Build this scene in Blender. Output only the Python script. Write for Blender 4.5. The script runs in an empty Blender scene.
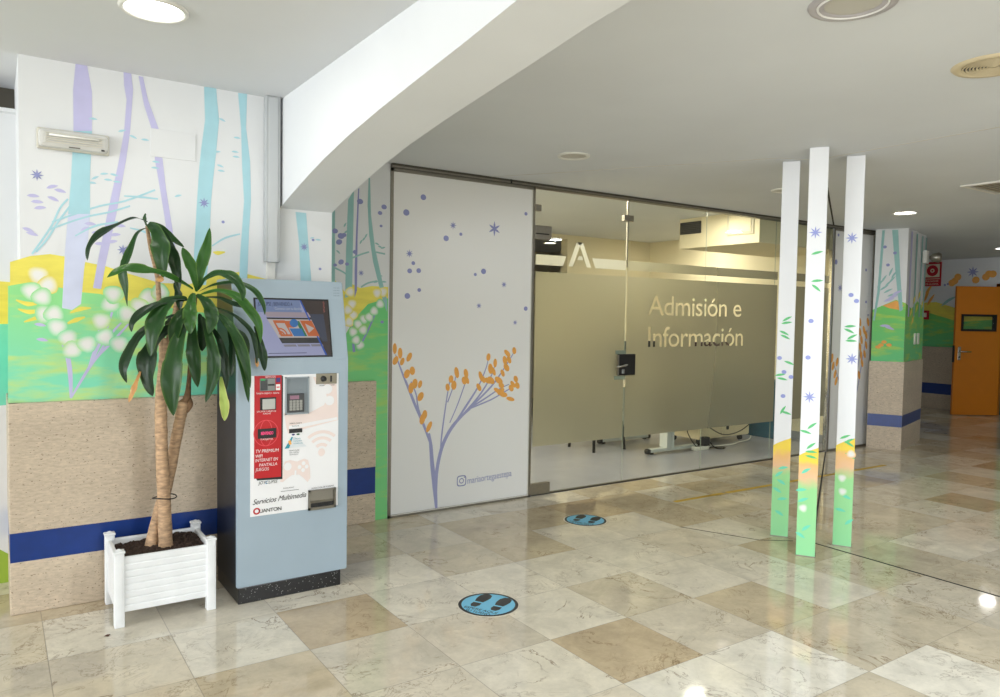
import bpy, bmesh, math, random
from mathutils import Vector, Matrix, geometry
import mathutils
random.seed(7)
C = bpy.context.scene.collection
PI = math.pi

# ---------------------------------------------------------------- camera
EYE = Vector((0, 0, 1.545)); FPX = 746.24
PITCH, ROLL, YAW = -0.0452726673, 0.0164764518, 0.595707063
FW = Vector((math.sin(YAW)*math.cos(PITCH), math.cos(YAW)*math.cos(PITCH), math.sin(PITCH)))
_r = Vector((math.cos(YAW), -math.sin(YAW), 0)); _u = _r.cross(FW)
RT = _r*math.cos(ROLL) + _u*math.sin(ROLL); UP = _u*math.cos(ROLL) - _r*math.sin(ROLL)
cd = bpy.data.cameras.new('camera'); cam = bpy.data.objects.new('camera', cd); C.objects.link(cam)
cd.sensor_fit = 'HORIZONTAL'; cd.sensor_width = 36; cd.lens = FPX*36/1000; cd.clip_start = .05; cd.clip_end = 100
M = Matrix((RT, UP, -FW)).transposed().to_4x4(); M.translation = EYE; cam.matrix_world = M
bpy.context.scene.camera = cam

def ray(x, y): return FW + RT*((x-500)/FPX) - UP*((y-348.5)/FPX)
def hit(x, y, p0, n):
    "the point of a real wall, floor or panel plane that the photograph shows at x, y"
    d = ray(x, y); return EYE + d*((Vector(p0)-EYE).dot(n)/d.dot(n))
def on_y(x, y, Y): return hit(x, y, (0, Y, 0), Vector((0, 1, 0)))
def on_x(x, y, X): return hit(x, y, (X, 0, 0), Vector((1, 0, 0)))
def on_z(x, y, Z=0.): return hit(x, y, (0, 0, Z), Vector((0, 0, 1)))

# ---------------------------------------------------------------- materials
def lin(v):
    v /= 255.; return v/12.92 if v <= .04045 else ((v+.055)/1.055)**2.4
def rgb(r, g, b, k=1.): return (min(lin(r)*k, 1), min(lin(g)*k, 1), min(lin(b)*k, 1), 1)
MATS = {}
def mat(name, col, rough=.6, metal=0., spec=.5, noise=0., nscale=8., bump=0., emit=None, estr=0., stretch=(1, 1, 1)):
    if name in MATS: return MATS[name]
    m = bpy.data.materials.new(name); m.use_nodes = True; nt = m.node_tree; b = nt.nodes['Principled BSDF']
    b.inputs['Base Color'].default_value = col; b.inputs['Roughness'].default_value = rough
    b.inputs['Metallic'].default_value = metal; b.inputs['Specular IOR Level'].default_value = spec
    if noise or bump:
        g = nt.nodes.new('ShaderNodeNewGeometry'); mp = nt.nodes.new('ShaderNodeMapping'); mp.inputs['Scale'].default_value = stretch
        nt.links.new(g.outputs['Position'], mp.inputs['Vector'])
        n = nt.nodes.new('ShaderNodeTexNoise'); n.inputs['Scale'].default_value = nscale; n.inputs['Detail'].default_value = 6
        nt.links.new(mp.outputs['Vector'], n.inputs['Vector'])
        if noise:
            mr = nt.nodes.new('ShaderNodeMapRange'); mr.inputs['From Min'].default_value = .25; mr.inputs['From Max'].default_value = .75
            mr.inputs['To Min'].default_value = 1-noise; mr.inputs['To Max'].default_value = 1+noise
            nt.links.new(n.outputs['Fac'], mr.inputs['Value'])
            mx = nt.nodes.new('ShaderNodeMix'); mx.data_type = 'RGBA'; mx.blend_type = 'MULTIPLY'; mx.inputs[0].default_value = 1
            mx.inputs[6].default_value = col; nt.links.new(mr.outputs['Result'], mx.inputs[7]); nt.links.new(mx.outputs[2], b.inputs['Base Color'])
        if bump:
            bp = nt.nodes.new('ShaderNodeBump'); bp.inputs['Strength'].default_value = bump; bp.inputs['Distance'].default_value = .01
            nt.links.new(n.outputs['Fac'], bp.inputs['Height']); nt.links.new(bp.outputs['Normal'], b.inputs['Normal'])
    if emit: b.inputs['Emission Color'].default_value = emit; b.inputs['Emission Strength'].default_value = estr
    MATS[name] = m; return m

def mural_green(name, z0, z1, lo, hi, stroke):
    "brushed hill paint: two greens one above the other with streaks of yellow green"
    m = bpy.data.materials.new(name); m.use_nodes = True; nt = m.node_tree; N = nt.nodes.new; L = nt.links.new; b = nt.nodes['Principled BSDF']
    b.inputs['Roughness'].default_value = .6; b.inputs['Specular IOR Level'].default_value = .3
    g = N('ShaderNodeNewGeometry'); s = N('ShaderNodeSeparateXYZ'); L(g.outputs['Position'], s.inputs[0])
    n2 = N('ShaderNodeTexNoise'); n2.inputs['Scale'].default_value = 2.5; L(g.outputs['Position'], n2.inputs['Vector'])
    ad = N('ShaderNodeMath'); ad.operation = 'MULTIPLY_ADD'; ad.inputs[1].default_value = .25; L(n2.outputs['Fac'], ad.inputs[0]); L(s.outputs['Z'], ad.inputs[2])
    mr = N('ShaderNodeMapRange'); mr.inputs['From Min'].default_value = z0+.12; mr.inputs['From Max'].default_value = z1+.12; L(ad.outputs[0], mr.inputs['Value'])
    mx = N('ShaderNodeMix'); mx.data_type = 'RGBA'; mx.inputs[6].default_value = lo; mx.inputs[7].default_value = hi; L(mr.outputs['Result'], mx.inputs[0])
    mp = N('ShaderNodeMapping'); mp.inputs['Scale'].default_value = (2.2, 2.2, 9); mp.inputs['Rotation'].default_value = (0, .25, 0); L(g.outputs['Position'], mp.inputs['Vector'])
    n = N('ShaderNodeTexNoise'); n.inputs['Scale'].default_value = 1.6; n.inputs['Detail'].default_value = 5; L(mp.outputs['Vector'], n.inputs['Vector'])
    r2 = N('ShaderNodeMapRange'); r2.inputs['From Min'].default_value = .5; r2.inputs['From Max'].default_value = .68; r2.inputs['To Max'].default_value = .75; L(n.outputs['Fac'], r2.inputs['Value'])
    m2 = N('ShaderNodeMix'); m2.data_type = 'RGBA'; m2.inputs[7].default_value = stroke; L(mx.outputs[2], m2.inputs[6]); L(r2.outputs['Result'], m2.inputs[0])
    L(m2.outputs[2], b.inputs['Base Color']); MATS[name] = m; return m

def spray_over(base):
    "white paint sprayed over a base coat; the feathering comes from the mesh attribute 'cover'"
    m = base.copy(); m.name = 'white spray on ' + base.name; nt = m.node_tree; b = nt.nodes['Principled BSDF']
    at = nt.nodes.new('ShaderNodeAttribute'); at.attribute_name = 'cover'; mx = nt.nodes.new('ShaderNodeMix'); mx.data_type = 'RGBA'; mx.inputs[7].default_value = (.83, .83, .81, 1)
    ln = b.inputs['Base Color'].links
    if ln: nt.links.new(ln[0].from_socket, mx.inputs[6])
    else: mx.inputs[6].default_value = b.inputs['Base Color'].default_value
    nt.links.new(at.outputs['Fac'], mx.inputs[0]); nt.links.new(mx.outputs[2], b.inputs['Base Color']); return m

def travertine(name, col, dark):
    m = bpy.data.materials.new(name); m.use_nodes = True; nt = m.node_tree; N = nt.nodes.new; L = nt.links.new; b = nt.nodes['Principled BSDF']
    b.inputs['Roughness'].default_value = .42; b.inputs['Specular IOR Level'].default_value = .35
    g = N('ShaderNodeNewGeometry'); mp = N('ShaderNodeMapping'); mp.inputs['Scale'].default_value = (1, 1, 3.5); L(g.outputs['Position'], mp.inputs['Vector'])
    n = N('ShaderNodeTexNoise'); n.inputs['Scale'].default_value = 26; n.inputs['Detail'].default_value = 8; n.inputs['Roughness'].default_value = .7; L(mp.outputs[0], n.inputs['Vector'])
    n2 = N('ShaderNodeTexNoise'); n2.inputs['Scale'].default_value = 2.2; L(mp.outputs[0], n2.inputs['Vector'])
    mp3 = N('ShaderNodeMapping'); mp3.inputs['Scale'].default_value = (1, 1, 2.2); L(g.outputs['Position'], mp3.inputs['Vector'])
    v = N('ShaderNodeTexNoise'); v.inputs['Scale'].default_value = 60; v.inputs['Detail'].default_value = 2; L(mp3.outputs[0], v.inputs['Vector'])
    r = N('ShaderNodeMapRange'); r.inputs['From Min'].default_value = .3; r.inputs['From Max'].default_value = .7; r.inputs['To Min'].default_value = .76; r.inputs['To Max'].default_value = 1.2; L(n.outputs['Fac'], r.inputs['Value'])
    r2 = N('ShaderNodeMapRange'); r2.inputs['To Min'].default_value = .85; r2.inputs['To Max'].default_value = 1.12; L(n2.outputs['Fac'], r2.inputs['Value'])
    mu = N('ShaderNodeMath'); mu.operation = 'MULTIPLY'; L(r.outputs[0], mu.inputs[0]); L(r2.outputs[0], mu.inputs[1])
    mx = N('ShaderNodeMix'); mx.data_type = 'RGBA'; mx.blend_type = 'MULTIPLY'; mx.inputs[0].default_value = 1; mx.inputs[6].default_value = col; L(mu.outputs[0], mx.inputs[7])
    r3 = N('ShaderNodeMapRange'); r3.inputs['From Min'].default_value = .65; r3.inputs['From Max'].default_value = .7; r3.inputs['To Max'].default_value = .85; L(v.outputs['Fac'], r3.inputs['Value'])
    m2 = N('ShaderNodeMix'); m2.data_type = 'RGBA'; m2.inputs[7].default_value = dark; L(mx.outputs[2], m2.inputs[6]); L(r3.outputs[0], m2.inputs[0]); L(m2.outputs[2], b.inputs['Base Color'])
    MATS[name] = m; return m

def marble(name, ox, oy, size):
    m = bpy.data.materials.new(name); m.use_nodes = True; nt = m.node_tree; N = nt.nodes.new; L = nt.links.new; b = nt.nodes['Principled BSDF']
    g = N('ShaderNodeNewGeometry'); s = N('ShaderNodeSeparateXYZ'); L(g.outputs['Position'], s.inputs[0])
    tone = N('ShaderNodeAttribute'); tone.attribute_name = 'tone'
    off = N('ShaderNodeAttribute'); off.attribute_name = 'shift'
    va = N('ShaderNodeVectorMath'); va.operation = 'ADD'; L(g.outputs['Position'], va.inputs[0]); L(off.outputs['Vector'], va.inputs[1])
    P = va.outputs[0]
    def noise(sc, det, rough=.6, dist=0.):
        n = N('ShaderNodeTexNoise'); n.inputs['Scale'].default_value = sc; n.inputs['Detail'].default_value = det; n.inputs['Roughness'].default_value = rough; n.inputs['Distortion'].default_value = dist
        L(P, n.inputs['Vector']); return n.outputs['Fac']
    def mr(src, a, bb, c, d):
        q = N('ShaderNodeMapRange'); 
        for k, vv in zip(('From Min', 'From Max', 'To Min', 'To Max'), (a, bb, c, d)): q.inputs[k].default_value = vv
        L(src, q.inputs['Value']); return q.outputs[0]
    def mth(op, a, bb=None):
        q = N('ShaderNodeMath'); q.operation = op
        for i, x in enumerate((a, bb)):
            if x is None: continue
            if isinstance(x, (int, float)): q.inputs[i].default_value = x
            else: L(x, q.inputs[i])
        return q.outputs[0]
    def mixc(f, a, bb, mode='MIX'):
        q = N('ShaderNodeMix'); q.data_type = 'RGBA'; q.blend_type = mode
        for i, x in ((0, f), (6, a), (7, bb)):
            if isinstance(x, (int, float, tuple)): q.inputs[i].default_value = x
            else: L(x, q.inputs[i])
        return q.outputs[2]
    cloud = mr(noise(5, 6, .65, .6), .3, .7, .82, 1.12)
    fine = mr(noise(38, 4, .7), .3, .7, .95, 1.05)
    col = mixc(1., tone.outputs['Color'], mth('MULTIPLY', cloud, fine), 'MULTIPLY')
    # brown veins: the zero crossings of a distorted noise, broken up by a second one
    v1 = mth('ABSOLUTE', mth('SUBTRACT', noise(2.6, 7, .62, 1.3), .5))
    vein = mth('MULTIPLY', mr(v1, 0, .013, 1, 0), mr(noise(3.1, 3), .46, .62, 0, 1))
    col = mixc(mth('MULTIPLY', vein, .75), col, rgb(112, 84, 52))
    v2 = mth('ABSOLUTE', mth('SUBTRACT', noise(6.5, 6, .6, 1.6), .52))
    vein2 = mth('MULTIPLY', mr(v2, 0, .02, 1, 0), mr(noise(2.2, 2), .5, .66, 0, 1))
    col = mixc(mth('MULTIPLY', vein2, .55), col, rgb(122, 98, 66))
    def edge(comp, o):
        f = mth('FRACT', mth('DIVIDE', mth('SUBTRACT', s.outputs[comp], o), size))
        return mth('MINIMUM', f, mth('SUBTRACT', 1., f))
    e = mth('MINIMUM', edge('X', ox), edge('Y', oy))
    gl = mr(e, .0022, .0045, 1, 0)
    col = mixc(mth('MULTIPLY', gl, .62), col, rgb(88, 74, 58))
    L(col, b.inputs['Base Color'])
    ro = mth('ADD', mr(noise(9, 4), .3, .7, .035, .09), mth('MULTIPLY', gl, .3)); L(ro, b.inputs['Roughness'])
    b.inputs['Specular IOR Level'].default_value = .5
    MATS[name] = m; return m

def schlick(nt, f0):
    "reflectance that is the same from either side of a thin sheet"
    lw = nt.nodes.new('ShaderNodeLayerWeight'); lw.inputs['Blend'].default_value = .5
    p = nt.nodes.new('ShaderNodeMath'); p.operation = 'POWER'; p.inputs[1].default_value = 5; nt.links.new(lw.outputs['Facing'], p.inputs[0])
    q = nt.nodes.new('ShaderNodeMath'); q.operation = 'MULTIPLY_ADD'; q.inputs[1].default_value = 1-f0; q.inputs[2].default_value = f0; nt.links.new(p.outputs[0], q.inputs[0]); return q.outputs[0]
def glass(name, tint=(.93, .95, .92, 1), ior=1.45):
    m = bpy.data.materials.new(name); m.use_nodes = True; nt = m.node_tree; N = nt.nodes.new; L = nt.links.new
    nt.nodes.remove(nt.nodes['Principled BSDF'])
    t = N('ShaderNodeBsdfTransparent'); t.inputs[0].default_value = tint
    gl = N('ShaderNodeBsdfGlossy'); gl.inputs['Roughness'].default_value = 0.0
    mx = N('ShaderNodeMixShader'); L(schlick(nt, .035), mx.inputs[0]); L(t.outputs[0], mx.inputs[1]); L(gl.outputs[0], mx.inputs[2]); L(mx.outputs[0], nt.nodes['Material Output'].inputs['Surface'])
    MATS[name] = m; return m

def film_mat(name, col, blur, trans):
    "frosted vinyl: partly a blurred view of what is behind it, partly a pale scattering sheet"
    m = bpy.data.materials.new(name); m.use_nodes = True; nt = m.node_tree; N = nt.nodes.new; L = nt.links.new
    nt.nodes.remove(nt.nodes['Principled BSDF'])
    d = N('ShaderNodeBsdfDiffuse'); d.inputs[0].default_value = col; t = N('ShaderNodeBsdfTranslucent'); t.inputs[0].default_value = col
    rf = N('ShaderNodeBsdfRefraction'); rf.inputs['Color'].default_value = (min(col[0]*1.45, 1), min(col[1]*1.45, 1), min(col[2]*1.45, 1), 1); rf.inputs['Roughness'].default_value = .62; rf.inputs['IOR'].default_value = 1.3
    gl = N('ShaderNodeBsdfGlossy'); gl.inputs['Roughness'].default_value = .12
    m0 = N('ShaderNodeMixShader'); m0.inputs[0].default_value = blur; m1 = N('ShaderNodeMixShader'); m1.inputs[0].default_value = trans; m2 = N('ShaderNodeMixShader')
    L(d.outputs[0], m1.inputs[1]); L(t.outputs[0], m1.inputs[2]); L(m1.outputs[0], m0.inputs[1]); L(rf.outputs[0], m0.inputs[2])
    L(schlick(nt, .02), m2.inputs[0]); L(m0.outputs[0], m2.inputs[1]); L(gl.outputs[0], m2.inputs[2])
    L(m2.outputs[0], nt.nodes['Material Output'].inputs['Surface']); MATS[name] = m; return m

# ---------------------------------------------------------------- mesh building
class MB:
    def __init__(s): s.v = []; s.f = []; s.m = []; s.mats = []; s.cov = []; s.sm = []
    def mi(s, m):
        if m not in s.mats: s.mats.append(m)
        return s.mats.index(m)
    def add(s, vs, fs, m, cov=None, smooth=False):
        o = len(s.v); i = s.mi(m); s.v += [tuple(v) for v in vs]; s.cov += list(cov) if cov else [1.]*len(vs)
        for f in fs: s.f.append(tuple(o+k for k in f)); s.m.append(i); s.sm.append(smooth)
        return s
    def box(s, a, b, m, mtx=None, bev=0.):
        x0, y0, z0 = [min(p, q) for p, q in zip(a, b)]; x1, y1, z1 = [max(p, q) for p, q in zip(a, b)]
        if bev:
            bm = bmesh.new(); bmesh.ops.create_cube(bm, size=1)
            for v in bm.verts: v.co = Vector((x0+(v.co.x+.5)*(x1-x0), y0+(v.co.y+.5)*(y1-y0), z0+(v.co.z+.5)*(z1-z0)))
            bmesh.ops.bevel(bm, geom=bm.edges[:], offset=bev, segments=2, affect='EDGES', profile=.5)
            vs = [v.co.copy() for v in bm.verts]; bm.verts.index_update(); fs = [[v.index for v in f.verts] for f in bm.faces]; bm.free()
        else:
            vs = [Vector(p) for p in ((x0,y0,z0),(x1,y0,z0),(x1,y1,z0),(x0,y1,z0),(x0,y0,z1),(x1,y0,z1),(x1,y1,z1),(x0,y1,z1))]
            fs = [(0,3,2,1),(4,5,6,7),(0,1,5,4),(1,2,6,5),(2,3,7,6),(3,0,4,7)]
        if mtx is not None: vs = [mtx @ v for v in vs]
        return s.add(vs, fs, m)
    def prism(s, poly, d, m):
        "extrude a planar polygon (3-D points, any winding) along the vector d"
        n = len(poly); poly = [Vector(p) for p in poly]; d = Vector(d)
        nr = Vector((0, 0, 0))
        for i in range(n): nr += poly[i].cross(poly[(i+1) % n])
        if nr.dot(d) > 0: poly = poly[::-1]
        vs = poly + [p+d for p in poly]
        fs = [tuple(range(n)), tuple(range(2*n-1, n-1, -1))] + [(i, n+i, n+(i+1) % n, (i+1) % n) for i in range(n)]
        fs = [fs[0], fs[1]] + [f[::-1] for f in fs[2:]] if False else fs
        return s.add(vs, fs, m)
    def tube(s, pts, rad, m, n=10, caps=True):
        pts = [Vector(p) for p in pts]; k = len(pts)
        if not isinstance(rad, (list, tuple)): rad = [rad]*k
        vs = []; fs = []; ref = None
        for i, p in enumerate(pts):
            t = (pts[min(i+1, k-1)]-pts[max(i-1, 0)]).normalized()
            if ref is None: ref = t.orthogonal().normalized()
            ref = (ref - t*ref.dot(t)).normalized(); b = t.cross(ref)
            for j in range(n): a = 2*PI*j/n; vs.append(p + (ref*math.cos(a)+b*math.sin(a))*rad[i])
        for i in range(k-1):
            for j in range(n): fs.append((i*n+j, i*n+(j+1) % n, (i+1)*n+(j+1) % n, (i+1)*n+j))
        if caps: fs.append(tuple(range(n))[::-1]); fs.append(tuple((k-1)*n+j for j in range(n)))
        return s.add(vs, fs, m, smooth=True)
    def lathe(s, prof, m, c=(0, 0, 0), n=40, mtx=None, smooth=True):
        "profile of (radius, height) turned about the local z axis"
        vs = []; fs = []; k = len(prof)
        for r, z in prof:
            for j in range(n): a = 2*PI*j/n; v = Vector((r*math.cos(a), r*math.sin(a), z)); vs.append((mtx @ v if mtx else v)+Vector(c))
        for i in range(k-1):
            for j in range(n): fs.append((i*n+j, i*n+(j+1) % n, (i+1)*n+(j+1) % n, (i+1)*n+j))
        return s.add(vs, fs, m, smooth=smooth)
    def build(s, name, parent=None, fix=True):
        me = bpy.data.meshes.new(name); me.from_pydata(s.v, [], s.f)
        for m in s.mats: me.materials.append(m)
        me.polygons.foreach_set('material_index', s.m); me.polygons.foreach_set('use_smooth', s.sm)
        if any(c < 1 for c in s.cov):
            at = me.attributes.new('cover', 'FLOAT', 'POINT'); at.data.foreach_set('value', s.cov)
        if fix:
            bm = bmesh.new(); bm.from_mesh(me); bmesh.ops.recalc_face_normals(bm, faces=bm.faces[:]); bm.to_mesh(me); bm.free()
        o = bpy.data.objects.new(name, me); C.objects.link(o)
        if parent:
            o.parent = parent; o.location = Vector((0, 0, 0)); o.matrix_parent_inverse = parent_inv(parent)
        return o
def world_of(o):
    m = Matrix.Translation(o.location) @ o.rotation_euler.to_matrix().to_4x4()
    return (world_of(o.parent) @ o.matrix_parent_inverse @ m) if o.parent else m
def parent_inv(p): return world_of(p).inverted()     # parts are modelled in world coordinates
def tag(o, label=None, cat=None, group=None, kind=None):
    if label: o['label'] = label
    if cat: o['category'] = cat
    if group: o['group'] = group
    if kind: o['kind'] = kind
    return o
def struct(o): o['kind'] = 'structure'; return o
def thing(name, label, cat, loc=(0, 0, 0), group=None):
    o = bpy.data.objects.new(name, None); o.empty_display_size = .1; o.location = loc; C.objects.link(o); return tag(o, label, cat, group)

_txt = {}
def text_mesh(body, shear=0., align='LEFT', spacing=1., bold=0.):
    k = (body, shear, spacing, bold)
    if k not in _txt:
        cu = bpy.data.curves.new('lettering', 'FONT'); cu.body = body; cu.size = 1; cu.shear = shear; cu.space_character = spacing; cu.offset = bold; cu.resolution_u = 4
        o = bpy.data.objects.new('lettering', cu); C.objects.link(o); dg = bpy.context.evaluated_depsgraph_get(); dg.update()
        me = o.evaluated_get(dg).to_mesh(); vs = [v.co.xy.copy() for v in me.vertices]; fs = [tuple(p.vertices) for p in me.polygons]
        o.evaluated_get(dg).to_mesh_clear(); bpy.data.objects.remove(o); bpy.data.curves.remove(cu); _txt[k] = (vs, fs)
    return _txt[k]

class Paint:
    "flat artwork lying on a real surface: shapes given by where the photo shows them on that plane, one millimetre-thin coat per layer"
    def __init__(s, p0, n, step=.0003, base=.0004):
        s.p0 = Vector(p0); s.n = Vector(n).normalized(); s.mb = MB(); s.step = step; s.base = base; s.k = 0
        s.ux = s.n.cross(Vector((0, 0, 1))) if abs(s.n.z) < .9 else Vector((1, 0, 0))
        s.ux.normalize(); s.ux = -s.ux if s.ux.dot(RT) < 0 else s.ux; s.uy = s.n.cross(s.ux); s.uy = -s.uy if s.uy.z < 0 else s.uy
    def w(s, x, y): return hit(x, y, s.p0, s.n)
    def up(s, pts, layer):
        s.k += 1; d = s.n*(s.base+s.step*layer+s.step*.9*(s.k % 40)/40); return [p+d for p in pts]
    def poly(s, pts, m, layer=0):
        ps = [s.w(*p) for p in pts]; return s.wpoly(ps, m, layer)
    def wpoly(s, ps, m, layer=0):
        ps = [Vector(p) for p in ps]; uv = [[Vector(((p-s.p0).dot(s.ux), (p-s.p0).dot(s.uy), 0)) for p in ps]]
        s.mb.add(s.up(ps, layer), geometry.tessellate_polygon(uv), m); return s
    def ribbon(s, pts, wid, m, layer=0, sub=4):
        "a brush stroke: centre line in photo pixels, width in metres (single or per point)"
        ps = [s.w(*p) for p in pts]
        wd = list(wid) if isinstance(wid, (list, tuple)) else [wid]*len(ps)
        ps, wd = smooth_path(ps, wd, sub); a = []; b = []
        for i, p in enumerate(ps):
            t = (ps[min(i+1, len(ps)-1)]-ps[max(i-1, 0)]).normalized(); q = s.n.cross(t).normalized()*wd[i]/2; a.append(p+q); b.append(p-q)
        n = len(ps); s.mb.add(s.up(a+b, layer), [(i, i+1, n+i+1, n+i) for i in range(n-1)], m); return s
    def ell(s, x, y, a, b, ang, m, layer=0, n=14):
        "leaf or dot: half axes in metres, angle in degrees against the surface's horizontal"
        c = s.w(x, y); return s.well(c, a, b, ang, m, layer, n)
    def well(s, c, a, b, ang, m, layer=0, n=14):
        ca, sa = math.cos(math.radians(ang)), math.sin(math.radians(ang))
        ps = []
        for j in range(n):
            t = 2*PI*j/n; p, q = a*math.cos(t), b*math.sin(t); ps.append(c + s.ux*(p*ca-q*sa) + s.uy*(p*sa+q*ca))
        s.mb.add(s.up(ps, layer), [tuple(range(n))], m); return s
    def leaf(s, x, y, a, b, ang, m, layer=0):
        c = s.w(x, y); ca, sa = math.cos(math.radians(ang)), math.sin(math.radians(ang)); ps = []
        for t, h in ((-1, 0), (-.5, .8), (0, 1), (.5, .75), (1, .1), (1, -.1), (.5, -.45), (0, -.6), (-.5, -.5)):
            p, q = a*t, b*h; ps.append(c + s.ux*(p*ca-q*sa) + s.uy*(p*sa+q*ca))
        return s.wpoly(ps, m, layer)
    def star(s, x, y, r, m, layer=0, rays=4, th=.14, ang=0):
        c = s.w(x, y)
        for k in range(rays): s.well(c, r, r*th, ang+180*k/rays, m, layer, 6)
        return s
    def dot(s, x, y, r, m, layer=0):
        c = s.w(x, y); n = 16; ps = [c]; cov = [1.]
        for rr, cc in ((.38, .97), (.66, .62), (1, 0.)):
            for j in range(n):
                t = 2*PI*j/n; k = r*rr*(1+.08*math.sin(3*t+x)); ps.append(c+s.ux*k*math.cos(t)+s.uy*k*math.sin(t)); cov.append(cc)
        fs = [(0, 1+j, 1+(j+1) % n) for j in range(n)] + [(1+i*n+j, 1+(i+1)*n+j, 1+(i+1)*n+(j+1) % n, 1+i*n+(j+1) % n) for i in range(2) for j in range(n)]
        s.mb.add(s.up(ps, layer), fs, m, cov); return s
    def text(s, body, o, right, up, width, height, m, layer=0, **kw):
        "lettering whose lower left is o; width and height in metres"
        vs, fs = text_mesh(body, **kw); x0 = min(v.x for v in vs); x1 = max(v.x for v in vs)
        ref, _ = text_mesh('H'); h = max(v.y for v in ref)
        sx = width/(x1-x0) if width else height/h; sy = height/h
        ps = [o + right*((v.x-x0)*sx) + up*(v.y*sy) for v in vs]; s.mb.add(s.up(ps, layer), fs, m); return s
    def tpx(s, body, a, b, hpx, m, layer=0, **kw):
        "lettering from baseline pixel a to baseline pixel b, cap height hpx pixels"
        A = s.w(*a); B = s.w(*b); T = s.w(a[0], a[1]-hpx); rt = (B-A); w = rt.length; rt.normalize()
        up = s.n.cross(rt); up = -up if up.dot(T-A) < 0 else up
        return s.text(body, A, rt, up, w, (T-A).length, m, layer, **kw)
    def build(s, name, parent=None): return s.mb.build(name, parent, fix=False)

def smooth_path(ps, wd, sub=4):
    ps = [Vector(p) for p in ps]
    if len(ps) < 3:
        out = [ps[0].lerp(ps[-1], t/sub) for t in range(sub+1)]; return out, [wd[0]+(wd[-1]-wd[0])*t/sub for t in range(sub+1)]
    o = []; w = []
    for i in range(len(ps)-1):
        p0 = ps[max(i-1, 0)]; p1 = ps[i]; p2 = ps[i+1]; p3 = ps[min(i+2, len(ps)-1)]
        for k in range(sub):
            t = k/sub; o.append(.5*((2*p1)+(p2-p0)*t+(2*p0-5*p1+4*p2-p3)*t*t+(3*p1-p0-3*p2+p3)*t**3)); w.append(wd[i]+(wd[i+1]-wd[i])*t)
    o.append(ps[-1]); w.append(wd[-1]); return o, w

# ---------------------------------------------------------------- palette
WALL = mat('white wall paint', (.755, .775, .795, 1), .75, noise=.02, nscale=3, bump=.03)
CEIL = mat('white ceiling plaster', (.70, .715, .735, 1), .85, noise=.025, nscale=1.5, bump=.05)
CEILR = mat('cream ceiling plaster', (.67, .695, .725, 1), .85, noise=.04, nscale=1.2, bump=.08)
TRAV = travertine('travertine stone', rgb(200, 184, 163), rgb(104, 84, 68))
BLUE = mat('blue stone band', rgb(10, 50, 122), .35, noise=.12, nscale=14)
ALU = mat('brushed aluminium', rgb(150, 145, 135), .35, .85, noise=.06, nscale=40)
ALUD = mat('dark aluminium', rgb(96, 92, 84), .4, .7)
CHROME = mat('polished steel', rgb(205, 205, 205), .12, 1.)
BLACK = mat('black plastic', rgb(22, 22, 24), .45)
DARKGAP = mat('dark joint filler', rgb(40, 38, 36), .8)
WHITEP = mat('white plastic', rgb(225, 224, 218), .4)
GLASS = glass('clear glass')
GEDGE = mat('green glass edge', rgb(140, 152, 136), .2)
LAV = mat('lavender paint', rgb(194, 192, 230), .6, noise=.04, nscale=12)
PALELAV = mat('pale lavender paint', rgb(206, 213, 238), .6, noise=.04, nscale=12)
TEAL = mat('pale teal paint', rgb(170, 214, 226), .6, noise=.05, nscale=10)
TEALD = mat('sea green paint', rgb(148, 194, 192), .6, noise=.05, nscale=10)
BLUEP = mat('slate blue paint', rgb(142, 148, 198), .6)
YEL = mat('mustard yellow paint', rgb(234, 222, 96), .6, noise=.1, nscale=6, stretch=(1, 1, 4))
ORG = mat('orange paint', rgb(238, 172, 84), .6, noise=.08, nscale=20)
GRN = mat('leaf green paint', rgb(96, 205, 140), .6, noise=.05, nscale=20)
SEA = mat('mint paint', rgb(120, 218, 190), .6, noise=.06, nscale=8)
FILM = film_mat('frosted window film', (.47, .46, .36, 1), .55, .5)
FILMW = film_mat('white window vinyl', (.75, .75, .66, 1), .2, .5)
OFFW = mat('cream office paint', rgb(226, 216, 186), .7)
GREENHILL = mural_green('green hill paint', 1.05, 1.62, rgb(128, 224, 196), rgb(148, 224, 148), rgb(204, 226, 124))
GREENHILL2 = mural_green('deep green hill paint', .95, 1.6, rgb(128, 212, 138), rgb(116, 208, 130), rgb(180, 212, 110))
SPY, SPG, SPG2 = spray_over(YEL), spray_over(GREENHILL), spray_over(GREENHILL2)
def lamp_glow(name, s, col=(1, .98, .94, 1)): return mat(name, (.9, .9, .9, 1), .5, emit=col, estr=s)
GLOW = lamp_glow('lit lamp diffuser', 15.)
GLOWW = lamp_glow('warm lit lamp diffuser', 9., (1, .9, .72, 1))

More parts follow.
